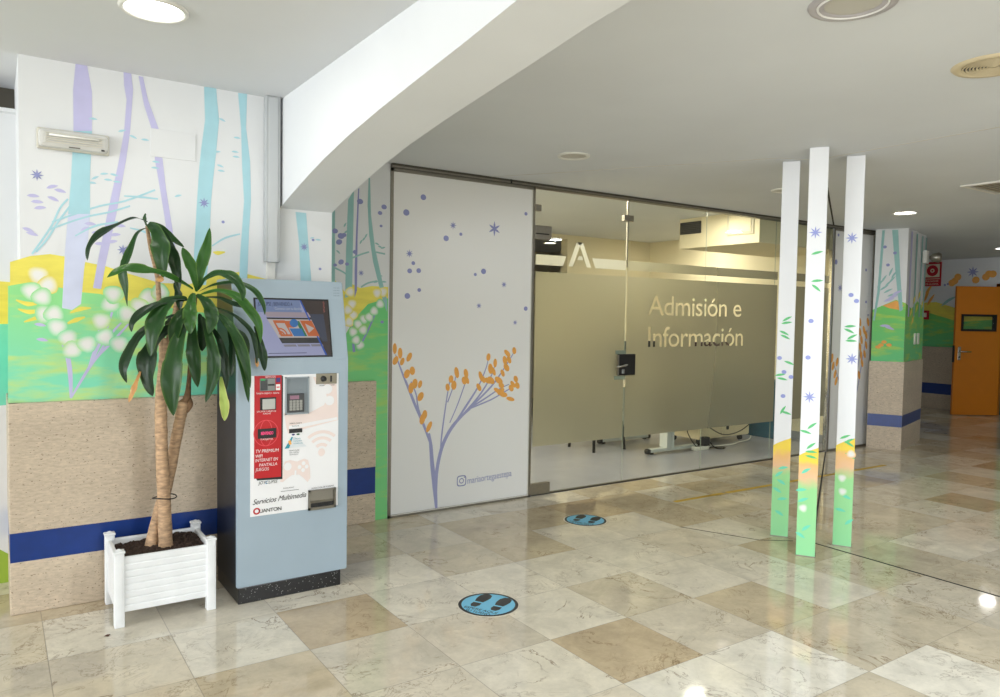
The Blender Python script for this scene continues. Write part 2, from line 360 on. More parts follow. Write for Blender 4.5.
# ---------------------------------------------------------------- floor and ceilings
TOX, TOY, TS = -.2091*1.545, 1.452*1.545, .5
YW, YG, ZC, ZL = 4.42, 5.06, 2.645, 2.785
def make_floor():
    tones = {0: (216, 206, 187), 1: (225, 217, 200), 2: (202, 187, 160), 3: (210, 198, 175), 4: (232, 226, 212), 5: (194, 175, 146)}
    known = {(3,2):5,(1,2):3,(1,3):1,(2,3):1,(2,2):1,(2,1):2,(1,1):3,(3,1):0,(4,2):1,(4,1):0,(4,0):1,(5,1):1,(5,0):5,(5,-1):4,(6,1):3,(6,0):0,(6,-1):4,(7,1):1,(7,0):2,(7,-1):3,(7,-2):4,
             (8,-1):3,(8,0):1,(8,1):1,(9,0):3,(9,-1):0,(0,3):3,(0,2):3,(0,4):2,(1,4):2,(5,2):1,(6,2):1,(5,3):3,(4,3):1,(3,3):1,(3,4):0,(4,4):3,(5,4):0,(6,3):2,(7,2):1,(6,4):2,(7,3):1,(8,2):0,(7,4):2,(8,3):1,(9,2):1,(9,1):2,(10,0):3,(9,3):2,(10,2):0}
    vs = []; fs = []; tn = []; sh = []; rnd = random.Random(3)
    for a in range(-18, 30):
        for b in range(-16, 12):
            x0, y0 = TOX+a*TS, TOY+b*TS; x1, y1 = x0+TS, y0+TS
            if y0 > YG+.001 and x0 < 9 or y0 > 7: continue
            if x0 < 9: y1 = min(y1, YG)
            if y1 - y0 < .002: continue
            o = len(vs); vs += [(x0, y0, 0), (x1, y0, 0), (x1, y1, 0), (x0, y1, 0)]; fs.append((o, o+1, o+2, o+3))
            k = known.get((a, b)); k = rnd.choice([0, 1, 1, 2, 3, 3, 0, 5]) if k is None else k
            j = rnd.uniform(.95, 1.05); c = rgb(*tones[k]); tn += [c[0]*j, c[1]*j, c[2]*j, 1]; sh += [rnd.uniform(-40, 40), rnd.uniform(-40, 40), rnd.uniform(-40, 40)]
    me = bpy.data.meshes.new('floor'); me.from_pydata(vs, [], fs)
    me.attributes.new('tone', 'FLOAT_COLOR', 'FACE').data.foreach_set('color', tn)
    me.attributes.new('shift', 'FLOAT_VECTOR', 'FACE').data.foreach_set('vector', sh)
    me.materials.append(marble('polished cream marble', TOX, TOY, TS))
    o = bpy.data.objects.new('floor', me); C.objects.link(o); return struct(o)
floor = make_floor()
J = MB()                                                     # expansion joints let into the floor
def strip(mb, a, b, w, z, m, h=.0015):
    a = Vector((*a, z)); b = Vector((*b, z)); t = (b-a).normalized(); q = Vector((-t.y, t.x, 0))*w/2
    mb.prism([a+q, b+q, b-q, a-q], (0, 0, h), m)
strip(J, (8.05, 5.04), (5.29, 3.37), .014, .0, DARKGAP); strip(J, (5.29, 3.37), (4.69, 3.0), .014, 0, DARKGAP); strip(J, (4.685, 3.0), (4.685, -5), .014, 0, DARKGAP)
strip(J, (4.18, 3.75), (4.41, 3.24), .007, 0, DARKGAP); strip(J, (4.41, 3.24), (4.6, 3.1), .006, 0, DARKGAP)
J.build('expansion_joint', floor)
ce = MB(); ce.box((1.6, -5.5, ZC), (9.2, YG+.06, ZC+.3), CEILR); ce.box((9.2, -5.5, ZC), (14.4, 7.6, ZC+.3), CEILR)
ceiling = struct(ce.build('ceiling'))
J = MB(); GAPL = mat('ceiling joint line', rgb(150, 146, 138), .8); GAPW = mat('pale ceiling joint', rgb(206, 203, 195), .8)
strip(J, (8.05, 5.04), (5.43, 3.48), .016, ZC-.0015, DARKGAP); strip(J, (5.43, 3.48), (4.75, 3.05), .016, ZC-.0015, DARKGAP)
strip(J, (4.69, 3.1), (4.69, -5), .012, ZC-.0015, GAPW); strip(J, (4.69, 3.1), (4.45, 3.2), .01, ZC-.0015, GAPW); strip(J, (4.45, 3.2), (3.57, 4.62), .01, ZC-.0015, GAPW); strip(J, (3.57, 4.62), (3.3, 5.04), .008, ZC-.0015, GAPW)
J.build('expansion_joint', ceiling)
cl = MB(); cl.box((-9.2, -5.5, ZL), (1.6, 5.2, ZL+.15), CEIL); struct(cl.build('ceiling'))

# ---------------------------------------------------------------- arch beam between the two ceilings
BX0, BX1 = 1.407, 1.729
arc = [(4.42, 2.154), (4.25, 2.2), (4.07, 2.246), (3.88, 2.291), (3.69, 2.332), (3.39, 2.387), (3.04, 2.436), (2.67, 2.48), (2.36, 2.515), (2.02, 2.558), (1.7, 2.585), (1.2, 2.6), (.6, 2.6), (0, 2.56), (-.6, 2.5), (-1.2, 2.42), (-1.8, 2.3), (-2.3, 2.15)]
bm_ = MB(); prof = [(BX0, y, z) for y, z in arc] + [(BX0, -2.3, 2.9), (BX0, 4.42, 2.9)]
n = len(prof); vs = [Vector(p) for p in prof] + [Vector((BX1, p[1], p[2])) for p in prof]
uv = [[Vector((p[1], p[2], 0)) for p in prof]]; tri = geometry.tessellate_polygon(uv)
bm_.add(vs, [tuple(t) for t in tri] + [tuple(n+i for i in t)[::-1] for t in tri], WALL)
bm_.add(vs, [(i, (i+1) % n, n+(i+1) % n, n+i) for i in range(n)], WALL)
struct(bm_.build('arch_beam'))
pb = MB(); pb.box((BX0, -2.7, 0), (BX1, -2.3, 2.9), WALL); struct(pb.build('pillar'))

# ---------------------------------------------------------------- left wall with its stone dado and mural
w = MB(); w.box((.11, YW, 0), (BX1, 5.2, 2.95), WALL); wall_left = struct(w.build('wall_left'))
def cladding(x0, x1, y, parent, zt, zs0, zs1, endcap=False):
    m = MB(); m.box((x0, y-.035, 0), (x1, y+.02, zs0), TRAV, bev=.006); m.box((x0, y-.035, zs1), (x1, y+.02, zt), TRAV, bev=.006)
    if endcap: m.box((x0, y-.03, 0), (x0+.05, y+.75, zs0), TRAV, bev=.005); m.box((x0, y-.03, zs1), (x0+.05, y+.75, zt), TRAV, bev=.005)
    m.build('stone_cladding', parent)
    m = MB(); m.box((x0+.003, y-.031, zs0-.004), (x1-.003, y+.02, zs1+.004), BLUE)
    if endcap: m.box((x0+.003, y-.03, zs0-.004), (x0+.05, y+.74, zs1+.004), BLUE)
    m.build('blue_band', parent)
cladding(.048, BX1, YW, wall_left, 1.066, .268, .414, True)
A = Paint((0, YW, 0), (0, -1, 0))
A.poly([(10, 300), (10, 262), (30, 256), (50, 254), (68, 257), (85, 262), (105, 266), (130, 274), (160, 283), (190, 284), (215, 274), (240, 272), (270, 280), (300, 290), (331, 298), (331, 320), (10, 320)], YEL, 0)
A.poly([(8, 405), (8, 286), (25, 283), (45, 285), (62, 288), (80, 292), (100, 294), (125, 300), (160, 306), (195, 312), (225, 314), (240, 310), (331, 319), (331, 403)], GREENHILL, 1)
for l, rr in (([(75.5,64),(73,90),(73.5,132)], [(87,65),(92,92),(92,132)]),):
    A.poly(l+rr[::-1], LAV, 2)
A.poly([(73.5,131),(71,180),(68,215),(90,215),(90,175),(92,131)], TEAL, 2)
A.poly([(68,214),(65,250),(62,308),(72,310),(81,304),(84,270),(88,240),(90,214)], PALELAV, 2)
A.poly([(123.5,71),(131,72),(133,90),(130,132),(126,160),(116.5,213),(106,262),(101,289),(93,288),(97,265),(107.5,213),(118,165),(124,132),(126.5,100),(124,85)], LAV, 2)
A.poly([(138.5,76),(143,77),(148,100),(159,130),(162,155),(166,189),(173,233),(178,264),(170,264),(167,233),(160,189),(155,160),(152.6,132),(144,105)], LAV, 2)
A.poly([(204,87),(216,87),(217,100),(219,120),(216,153),(213,180),(211,201),(209,253),(206,285),(193,285),(194,253),(197,201),(199,170),(201,150),(205,120)], TEAL, 2)
A.poly([(238,93),(247,94),(246,128),(250,161),(251,201),(249,230),(248,257),(247,285),(239,285),(240,257),(244,201),(242,165),(241,128)], TEAL, 2)
A.poly([(295.5,212),(306,213),(308,240),(312,290),(301,290),(299,243)], TEAL, 2)
for pts in ([(32,254),(42,240),(52,225),(60,208),(68,199)], [(36,252),(48,238),(58,222),(70,206)], [(52,222),(75,214),(100,206),(125,201),(155,190)], [(48,230),(70,222),(90,216),(110,212),(130,206)], [(124,196),(140,197),(158,199)],
            [(212,246),(225,238),(240,234)], [(130,228),(145,232),(160,240)], [(75,236),(95,226),(118,222)]): A.ribbon(pts, [.006, .011, .008] if len(pts) == 3 else .009, TEAL, 3)
for x, y, a in ((93,119,0),(122,131,20),(133,137,-20),(145,140,0),(174,154,10),(186,154,-10),(178,196,20),(222,120,-20),(217,152,10),(221,171,0),(220,166,-15),(235,152,0),(236,157,0),(237,138,0),(104,174,10),(108,180,0),(114,175,-10),(95,178,30),(92,183,0),(117,182,0),(155,168,0),(156,162,0)):
    A.leaf(x, y, .02, .007, a, TEAL, 3)
for x, y, a in ((33,196,0),(37,202,0),(52,187,20),(60,191,-10),(53,199,-20),(40,208,10),(28,230,-20),(32,234,-15),(86,229,20),(97,233,0),(108,228,30),(115,235,10),(120,226,0),(90,224,0),(112,242,15),(100,244,0),(40,325,-10),(42,340,-10)): A.leaf(x, y, .027, .011, a, LAV, 3)
for x, y, r in ((37,175,.03),(204,203,.03),(304,247,.026),(123,250,.03)): A.star(x, y, r, BLUEP, 4)
for x, y in ((223,222),(320,269),(313,240)): A.ell(x, y, .009, .008, 0, BLUEP, 4)
A.leaf(318, 240, .02, .006, 0, TEAL, 3); A.leaf(312, 238, .014, .005, 20, TEAL, 3)
for pts in ([(68,259),(90,258),(115,255)],): pass
for pts in ([(18,309),(30,312),(44,309)], [(24,322),(40,317),(52,316)], [(70,313),(80,309),(91,308)], [(66,324),(76,320),(85,317)], [(213,252),(218,253),(225,252)], [(16,300),(28,304),(40,303)]): A.ribbon(pts, [.006, .024, .006], YEL, 3)
for pts, wd in (([(71,398),(70,372),(66,350),(58,330),(48,310),(40,296)], [.012,.022,.022,.022,.016,.01]), ([(71,398),(84,376),(96,358),(112,342),(124,329),(130,322)], [.008,.014,.016,.014,.01,.008]), ([(90,366),(99,345),(108,325),(112,312),(115,298)], [.01,.014,.012,.01,.008]), ([(96,358),(112,333),(122,322)], [.01,.012,.008]), ([(88,369),(95,347),(100,326)], [.008,.011,.008])):
    A.ribbon(pts, wd, LAV, 3)
for x, y in ((38,275),(48,285),(31,291),(42,297),(45,314),(54,314),(57,327),(68,338),(72,350),(87,344),(101,321),(105,337),(119,344),(110,304),(114,295),(126,315),(113,294),(148,297),(139,306),(127,314),(160,292)): A.dot(x, y, .047, SPY if y < 287 else SPG, 5)
A.build('mural', wall_left)
E2 = Paint((.11, 0, 0), (-1, 0, 0))
def endq(z0, z1, m, l): E2.wpoly([(.11, YW, z0), (.11, YW+.6, z0), (.11, YW+.6, z1), (.11, YW, z1)], m, l)
endq(1.4, 1.62, YEL, 0); endq(1.068, 1.4, SEA, 0); E2.build('mural', wall_left)

# recessed wall further left
w = MB(); w.box((-9.2, 4.95, 0), (.11, 5.2, 2.6), WALL); w.box((-9.2, 5.15, 2.6), (.11, 5.2, 2.9), ALUD); w.box((-9.2, 4.9, 2.6), (.11, 5.2, 2.62), WALL)
wl2 = struct(w.build('wall_left_recess'))
B = Paint((0, 4.95, 0), (0, -1, 0))
B.wpoly([(-1.5, 4.95, 1.38), (.1, 4.95, 1.42), (.1, 4.95, 1.68), (-.8, 4.95, 1.72), (-1.5, 4.95, 1.62)], YEL, 0); B.wpoly([(-1.5, 4.95, .95), (.1, 4.95, 1.0), (.1, 4.95, 1.45), (-.8, 4.95, 1.43), (-1.5, 4.95, 1.4)], SEA, 1)
B.wpoly([(-1.5, 4.95, .0), (.1, 4.95, .0), (.1, 4.95, .12), (0, 4.95, .2), (-.4, 4.95, .1)], mat('lime paint', rgb(150, 180, 60), .6), 0)
B.build('mural', wl2)

# recessed painted wall beside the glass front
w = MB(); w.box((BX1, YG, 0), (2.43, 5.25, ZC+.2), WALL); wall_recess = struct(w.build('wall_recess'))
cladding(BX1+.002, 2.318, YG, wall_recess, 1.045, .215, .408)
R = Paint((0, YG, 0), (0, -1, 0))
R.poly([(320,262),(345,292),(352,284),(360,288),(372,286),(388,287),(388,320),(320,330)], YEL, 0)
R.poly([(320,330),(345,335),(355,318),(368,304),(388,298),(387,522),(376,524),(320,560)], GREENHILL2, 1)
for pts, m in (([(330,200),(335,195),(335,285),(329,300)], TEALD), ([(348,200),(354,190),(353,240),(352,295),(345,298),(346,250)], TEALD), ([(368.5,178),(370,178),(371,215),(375,248),(382,280),(387,300),(387,312),(384,305),(379,286),(373,262),(369,235),(367.5,205)], TEALD), ([(358,189),(359.3,188),(357.5,240),(357,290),(354.5,298),(354.5,270),(356,230)], BLUEP)):
    R.poly(pts, m, 2)
for pts in ([(335,268),(343,272),(350,277)], [(352,258),(362,254),(369,252)], [(376,252),(380,253),(385,254)], [(361,287),(368,283),(377,281)]): R.ribbon(pts, .012, TEALD, 3)
for x, y, a in ((361,242,60),(364,239,50),(366,236,60),(377,244,-20),(380,247,-20),(383,248,20),(345,225,60),(346,232,40),(338,252,-40),(376,282,20),(380,276,0),(384,282,0)): R.leaf(x, y, .02, .008, a, TEALD, 3)
for x, y, a, s in ((360,201.5,0,.024),(384,207,0,.022),(380,213,0,.018),(381,226,0,.012),(335,231,0,.022),(341,236,0,.026),(339,242,20,.024),(344,235,0,.018),(355,252,0,.018),(347,264,0,.015),(341,262,30,.022),(335,265,0,.014),(382,322,0,.014)): R.ell(x, y, s, s*.8, a, BLUEP, 3)
R.star(361, 273, .025, BLUEP, 3)
for pts, wd in (([(354,352),(352,330),(349,300)], [.02,.016,.01]), ([(358,350),(368,330),(376,312),(382,300)], [.016,.014,.012,.008])): R.ribbon(pts, wd, BLUEP, 3)
for x, y in ((350,292),(352,304),(353,315),(349,322),(353,332),(358,324),(363,330),(364,319),(369,317),(374,311),(380,304),(383,292),(377,293),(360,345),(356,340),(348,310)): R.dot(x, y, .037, SPG2 if (x > 350 and y > 318) or (x > 368 and y > 303) else SPY, 5)
R.build('mural', wall_recess)

# ---------------------------------------------------------------- things on the left wall
t = thing('emergency_light', 'clear ribbed emergency light box fixed on painted trunk wall', 'emergency light', (.345, YW, 2.388))
HOUS = mat('aged white lamp housing', rgb(205, 202, 190), .4); LENS = mat('ribbed lamp lens', rgb(206, 206, 202), .15, spec=.8)
m = MB(); m.box((.183, YW-.022, 2.336), (.507, YW, 2.441), HOUS, bev=.009); m.build('housing', t)
m = MB(); m.box((.19, YW-.052, 2.343), (.5, YW-.012, 2.434), LENS, bev=.018)
for k in range(5): m.box((.22, YW-.0585, 2.365+k*.011), (.47, YW-.05, 2.370+k*.011), HOUS, bev=.001)
lens = m.build('lens', t)
m = MB(); m.tube([(.235, YW-.0615, 2.402), (.455, YW-.0615, 2.402)], .0055, mat('lamp tube', rgb(245, 245, 240), .3), 8); m.build('lamp_tube', lens)
m = MB(); m.box((.32, YW-.0565, 2.348), (.37, YW-.053, 2.353), ALUD); m.box((.465, YW-.0565, 2.349), (.48, YW-.053, 2.357), BLACK); m.build('test_switch', lens)
m = MB(); m.box((.705, YW-.005, 2.365), (.935, YW, 2.515), WALL, bev=.002)
for x in (.722, .918):
    for z in (2.38, 2.50): m.lathe([(.002, 0), (.0018, .001), (0, .001)], WHITEP, (x, YW-.006, z), 8, Matrix.Rotation(PI/2, 3, 'X'))
tag(m.build('cover_plate'), 'flat white blanking plate screwed on wall over painted trunks', 'cover plate')
t = thing('cable_trunking', 'grey cable trunking running down wall beside the arch', 'cable trunking', (1.35, YW, 1.8))
GREYT = mat('grey trunking', rgb(176, 180, 182), .4, noise=.03)
m = MB(); m.box((1.309, YW-.055, 1.83), (1.393, YW, ZL), GREYT, bev=.005); m.build('duct', t)
m = MB(); m.box((1.322, YW-.0585, 1.83), (1.376, YW-.05, ZL-.01), mat('pale trunking lid', rgb(194, 198, 200), .35), bev=.003); m.build('lid', t)
m = MB(); m.box((1.325, YW-.02, 1.2), (1.375, YW, 1.835), WHITEP, bev=.003); tag(m.build('cable_trunking'), 'thin white cable duct on wall just below the grey trunking', 'cable trunking')

# ---------------------------------------------------------------- multimedia kiosk
KX0, KX1, KF, KB = 1.032, 1.643, 3.938, 4.375
kiosk = thing('kiosk', 'grey multimedia service kiosk with tilted screen and white front panel', 'kiosk', ((KX0+KX1)/2, 4.16, 0))
KG = mat('blue grey kiosk enamel', rgb(158, 175, 188), .38, noise=.03, nscale=5); KD = mat('dark navy side panel', rgb(26, 31, 44), .35, noise=.2, nscale=6)
SPECK = mat('speckled black plinth', rgb(26, 26, 28), .3, noise=.7, nscale=130)
TOPZ, BENDZ, TOPY = 1.715, 1.285, 4.035
m = MB(); m.box((KX0+.01, KF+.008, 0), (KX1-.035, KB, .088), SPECK, bev=.004)
rr = random.Random(5)
FLK = mat('white stone fleck', rgb(180, 180, 178), .4)
for k in range(90):
    x = rr.uniform(KX0+.02, KX1-.05); z = rr.uniform(.006, .08); s = rr.uniform(.0008, .0019); m.box((x-s, KF+.0072, z-s), (x+s, KF+.009, z+s), FLK)
m.build('plinth', kiosk)
side = [(KF+.018, .086), (KF+.018, BENDZ), (TOPY+.018, TOPZ-.004), (KB, TOPZ-.004), (KB, .086)]
m = MB(); m.prism([(KX0+.006, y, z) for y, z in side], (KX1-KX0-.012, 0, 0), KD); m.build('cabinet', kiosk)
front = [(KF, .09), (KF, BENDZ), (TOPY, TOPZ), (KB-.01, TOPZ), (KB-.01, TOPZ-.02), (TOPY+.02, TOPZ-.02), (KF+.022, BENDZ), (KF+.022, .09)]
bm2 = bmesh.new(); vv = [bm2.verts.new((KX0, y, z)) for y, z in front]; f = bm2.faces.new(vv); e = bmesh.ops.extrude_face_region(bm2, geom=[f])
bmesh.ops.translate(bm2, verts=[g for g in e['geom'] if isinstance(g, bmesh.types.BMVert)], vec=(KX1-KX0, 0, 0))
bmesh.ops.recalc_face_normals(bm2, faces=bm2.faces[:]); bmesh.ops.bevel(bm2, geom=bm2.edges[:], offset=.005, segments=2, affect='EDGES')
me = bpy.data.meshes.new('front_shell'); bm2.to_mesh(me); bm2.free(); me.materials.append(KG); fs_ = bpy.data.objects.new('front_shell', me); C.objects.link(fs_); fs_.parent = kiosk; fs_.matrix_parent_inverse = parent_inv(kiosk)
# screen on the tilted face
TN = Vector((0, -(TOPZ-BENDZ), (TOPY-KF))).normalized()
SP0 = Vector((0, KF, BENDZ))
S = Paint(SP0, TN, .0005, .003)
def sq(pts): return [hit(x, y, SP0, TN) for x, y in pts]
sc_poly = sq([(252.6,298),(327.5,299),(333.4,356.5),(257.8,358.5)])
cx = sum((p for p in sc_poly), Vector())/4
ux = S.ux; uy = S.uy
hw = ((sc_poly[1]-sc_poly[0]).dot(ux)+(sc_poly[2]-sc_poly[3]).dot(ux))/4; hh = ((sc_poly[0]-sc_poly[3]).dot(uy)+(sc_poly[1]-sc_poly[2]).dot(uy))/4
SM = Matrix((ux, uy, TN)).transposed().to_4x4(); SM.translation = cx
m = MB(); m.box((-hw, -hh, -.004), (hw, hh, .003), BLACK, SM, bev=.002); screen = m.build('screen', kiosk)
def scr(name, r, g, b, k=1.): return mat('screen '+name, (0.01, .01, .01, 1), .25, emit=rgb(r, g, b), estr=k*.62)
def sp(u, v): return cx + ux*(u*hw*.955) + uy*(v*hh*.94)
def spoly(pts, m, l): S.wpoly([sp(*p) for p in pts], m, l)
spoly([(-1,-1),(1,-1),(1,1),(-1,1)], scr('lilac', 172, 176, 214), 1)
spoly([(-1,.55),(.25,.55),(.2,1),(-1,1)], scr('pale blue', 128, 146, 186), 2)
spoly([(.22,1),(1,1),(1,-1),(.86,-1)], scr('brown', 62, 50, 48), 3); spoly([(.46,.5),(.86,.5),(.92,-.5),(.73,-.5)], scr('slate', 66, 72, 92), 4)  # dark reflections on the screen glass, drawn into the display colours
spoly([(.20,1),(.24,1),(.88,-1),(.83,-1)], scr('bright blue', 40, 90, 190), 5)
spoly([(-.8,.56),(.42,.56),(.50,.38),(-.72,.38)], scr('pink grey', 176, 162, 172), 3)
spoly([(-.74,.36),(.47,.36),(.49,.3),(-.72,.3)], scr('charcoal', 46, 44, 46), 4)
spoly([(-.72,.3),(.5,.3),(.73,-.36),(-.44,-.36)], scr('cream', 206, 196, 192), 3)
spoly([(-.44,-.36),(.73,-.36),(.8,-.56),(-.36,-.56)], scr('charcoal', 46, 44, 46), 4)
for u in (-.33, .05, .43): spoly([(u,-.6),(u+.34,-.6),(u+.37,-.68),(u+.03,-.68)], scr('grey', 140, 136, 146), 4)
spoly([(-.58,.26),(-.25,.26),(-.05,-.31),(-.38,-.31)], scr('orange', 212, 108, 52), 5)
spoly([(-.5,.16),(-.26,.16),(-.11,-.24),(-.33,-.24)], scr('cream', 206, 196, 192), 6)
for rq in (.22, .15, .08):
    c0 = sp(-.42, -.31); ps = [c0 + ux*hw*rq*math.cos(t)+uy*hh*rq*1.3*math.sin(t) for t in [PI*.08*k for k in range(0, 8)]] + [c0 + ux*hw*(rq-.035)*math.cos(t)+uy*hh*(rq-.035)*1.3*math.sin(t) for t in [PI*.08*k for k in range(7, -1, -1)]]
    S.wpoly(ps, scr('orange', 212, 108, 52), 7)
spoly([(-.25,.24),(-.08,.24),(.0,0),(-.17,0)], scr('orange', 212, 108, 52), 5); spoly([(.05,.24),(.15,.24),(.35,-.31),(.25,-.31)], scr('green', 40, 124, 66), 5)
S.well(sp(0, .16), hw*.115, hh*.14, 0, scr('azure', 48, 120, 190), 7); spoly([(-.14,-.03),(.2,-.03),(.29,-.31),(-.02,-.31)], scr('azure', 48, 120, 190), 7)
spoly([(.17,.26),(.5,.26),(.7,-.31),(.38,-.31)], scr('orange', 212, 108, 52), 6); spoly([(.31,.15),(.56,-.02),(.40,-.19)], scr('cream', 206, 196, 192), 7)
S.text('JOYCLIPSE | BIENVENIDO A', sp(-.95,.78), ux, uy, hw*.9, hh*.12, scr('navy', 30, 36, 78), 6); S.text('Conecta con tu familia', sp(-.5,.64), ux, uy, hw*.7, hh*.08, scr('white', 200, 206, 220), 6)
spoly([(-.75,-.9),(.3,-.9),(.3,-.92),(-.75,-.92)], scr('navy', 30, 36, 78), 6)
for k in range(3): S.text('S', sp(.86,.86-.14*k), ux, uy, hw*.05, hh*.1, scr('coral', 190, 110, 100), 6)
S.build('display_image', screen)
m = MB(); K2 = mat('speaker hole grey', rgb(120, 132, 142), .6)
for i in range(4):
    for j in range(4):
        p = hit(334+i*1.6, 288+j*2.6, SP0, TN); m.box((-.002, -.002, -.001), (.002, .002, .0008), K2, Matrix.Translation(p) @ SM.to_3x3().to_4x4())
m.build('speaker_grille', kiosk)

# printed white front panel
PW = mat('white printed panel', rgb(238, 238, 240), .35)
KP = Vector((0, KF, 0)); KN = Vector((0, -1, 0))
def kp(x, y): return hit(x, y, KP, KN)
q = [kp(251.5, 376), kp(338, 373), kp(338, 504), kp(248.8, 518.3)]
px0, px1 = (q[0].x+q[3].x)/2, (q[1].x+q[2].x)/2; pz1, pz0 = (q[0].z+q[1].z)/2, (q[2].z+q[3].z)/2
m = MB(); m.box((px0, KF-.003, pz0), (px1, KF+.002, pz1), PW); panel = m.build('front_panel', kiosk)
F = Paint((0, KF-.003, 0), KN, .0004, .0006)
RED = mat('red print', rgb(188, 8, 22), .4); PINK = mat('pale pink print', rgb(236, 220, 215), .4); PBLK = mat('black print', rgb(28, 28, 30), .45); REDL = mat('light red print', rgb(222, 74, 84), .4); PWHT = mat('white print', rgb(240, 235, 235), .4); TLB = mat('turquoise print', rgb(40, 150, 170), .4); CY = mat('cyan print', rgb(40, 140, 200), .4)
def F_rect(x0, y0, x1, y1, m, l): # rectangle from two opposite corners, kept upright on the panel
    a = F.w(x0, y0); b = F.w(x1, y1); F.wpoly([(a.x, a.y, b.z), (b.x, a.y, b.z), (b.x, a.y, a.z), (a.x, a.y, a.z)], m, l)
# pink pictograms: television, wifi arcs, game pad
F.poly([(284,413),(307,414),(324,405),(327,398),(324,384),(316,384),(313,377),(330,376.5),(336.5,384),(338,420),(300,430),(288,434),(286,426)], PINK, 0)
F.poly([(288,411),(308,412),(322,404),(325,396),(322,386),(310,386),(309,379),(288,379)], PW, 1)
F.poly([(289,426),(337,417),(337.5,419.5),(289,430)], PW, 1)
for x, y in ((327.5, 389), (329.5, 400.5)): F.ell(x, y, .027, .027, 0, PW, 2)
F.ell(321.5, 452.2, .02, .022, 0, PINK, 0)
c0 = F.w(321.5, 452.2)
for rq in (.052, .088, .122):
    ps = []
    for s_, ks in ((rq, range(0, 13)), (rq-.017, range(12, -1, -1))):
        for k in ks: t = math.radians(48+84*k/12); ps.append(c0+Vector((s_*math.cos(t), 0, s_*math.sin(t))))
    F.wpoly(ps, PINK, 0)
F.poly([(280,482),(282,470),(285,461.5),(290,460),(297,461.5),(304,458.5),(308,460),(310,468),(310.3,478),(307.5,482),(303,477.5),(299,474.5),(292,475),(287,478.5),(283,482)], PINK, 0)
F.ell(287.7, 466.5, .021, .022, 0, PW, 1)
for x, y in ((299.5,467),(303.5,463.2),(306.5,466.5),(303,470)): F.ell(x, y, .0105, .011, 0, PW, 1)
F.poly([(294.6,470.5),(296.4,470.3),(296,475.8),(294.2,476)], PW, 1)
# red strip and its lettering
F.poly([(281.3,375.2),(283,376),(282.4,479),(257,480.5),(256,478.6),(281,476.6)], PBLK, 1)
F.poly([(254.3,376),(281.5,375),(281,476.6),(253.9,478.8)], RED, 2)
for r0 in (.066, .034):
    c1 = F.w(266, 433)
    ps = [c1+Vector((r0*math.cos(t), 0, .07*math.sin(t))) for t in [2*PI*k/28 for k in range(28)]]; n = 28
    ins = [c1+Vector(((r0-.004)*math.cos(t), 0, .067*math.sin(t))) for t in [2*PI*k/28 for k in range(28)]]
    F.mb.add(F.up(ps+ins, 3), [(k, (k+1) % n, n+(k+1) % n, n+k) for k in range(n)], REDL)
for body, a, b, h in (('TV PREMIUM', (255.5,453), (278.5,451.5), 3.2), ('WIFI', (255.4,457.8), (262.5,457.2), 3), ('INTERNET EN', (255.3,462.2), (277.8,460), 3), ('PANTALLA', (259,466.6), (277,465), 3), ('JUEGOS', (255.2,471.3), (268.7,470.1), 3)): F.tpx(body, a, b, h, PWHT, 4, shear=.12)
for body, a, b, h in (('SERVICIOS', (265,377.8), (275.5,377.4), 1.6), ('TARJETA CREDITO - DEBITO', (256.2,394.3), (279,393.6), 1.5), ('LECTOR TARJETAS', (256.8,412.4), (275.9,411.6), 1.4), ('FUNDAE', (263,414.4), (270.5,414), 1.4), ('TARJETA', (260,440.2), (273,439.5), 1.5)): F.tpx(body, a, b, h, PWHT, 4)
for p, m_ in (([(276.2,377.8),(280.2,377.6),(280.2,382),(276.2,382.2)], mat('navy print', rgb(52, 40, 110), .4)), ([(275.8,384.3),(280,384.1),(280,390),(275.8,390.2)], PWHT)): F.poly(p, m_, 4)
F.poly([(276.4,386.6),(279.4,386.4),(279.4,387.6),(276.4,387.8)], REDL, 5)
F.tpx('JOYCLIPSE', (258,484.6), (277.6,482.6), 3, PBLK, 2, shear=.2); F.tpx('C', (265.3,484), (267.6,483.8), 3, CY, 3, shear=.2)
F.tpx('Servicios Multimedia', (252.6,505), (306.3,496.6), 5.2, PBLK, 2, shear=.42, spacing=.95)
F.ell(256.6, 511.2, .019, .0185, 0, RED, 2); F.ell(256.6, 511.2, .0105, .010, 0, PW, 3); F.tpx('UANTON', (259.2,513), (281.3,509.8), 3.5, PBLK, 2, spacing=.9, bold=.012)
F.tpx('INSERTE TARJETA', (289.6,424.2), (301.8,423.4), 1.2, PBLK, 2); F.tpx('DE SALDO', (292,426.8), (299,426.2), 1.2, PBLK, 2)
F.tpx('MONEDAS Y BILLETES', (319.4,386.2), (334.6,385.3), 1.2, PBLK, 2); F.tpx('DEVOLUCION DE MONEDAS', (311.5,489.1), (333.5,486), 1.3, PBLK, 2); F.tpx('PUSH PLAY', (283.2,489), (294,487.5), 1.2, PBLK, 2)
F.ell(293.2, 434.6, .009, .005, 0, mat('navy print', rgb(52, 40, 110), .4), 2); F.ell(298, 434.2, .009, .005, 0, mat('deep green print', rgb(20, 100, 60), .4), 2)
F.poly([(284.5,448.7),(291.6,436.6),(295,436.9),(306.7,446.3)], mat('pale grey print', rgb(220, 226, 230), .4), 2); F.poly([(284.5,448.7),(291.6,436.6),(292.8,437),(289,448.2)], TLB, 3); F.poly([(288,441),(290.5,440),(291.5,444),(289,445)], ORG, 4)
for k in range(3): F.tpx('CONEXION', (293.5,439.5+2.3*k), (300.5+k,438.8+2.3*k), 1.1, TLB, 3)
for k, b_ in enumerate(('INSTRUCCIONES', 'DEL MENU', 'EN PANTALLA')): F.tpx(b_, (289+k*.3,451.4+2*k), (299.5-k*.6,450.4+2*k), 1.1, PBLK, 2)
F.build('lettering', panel)
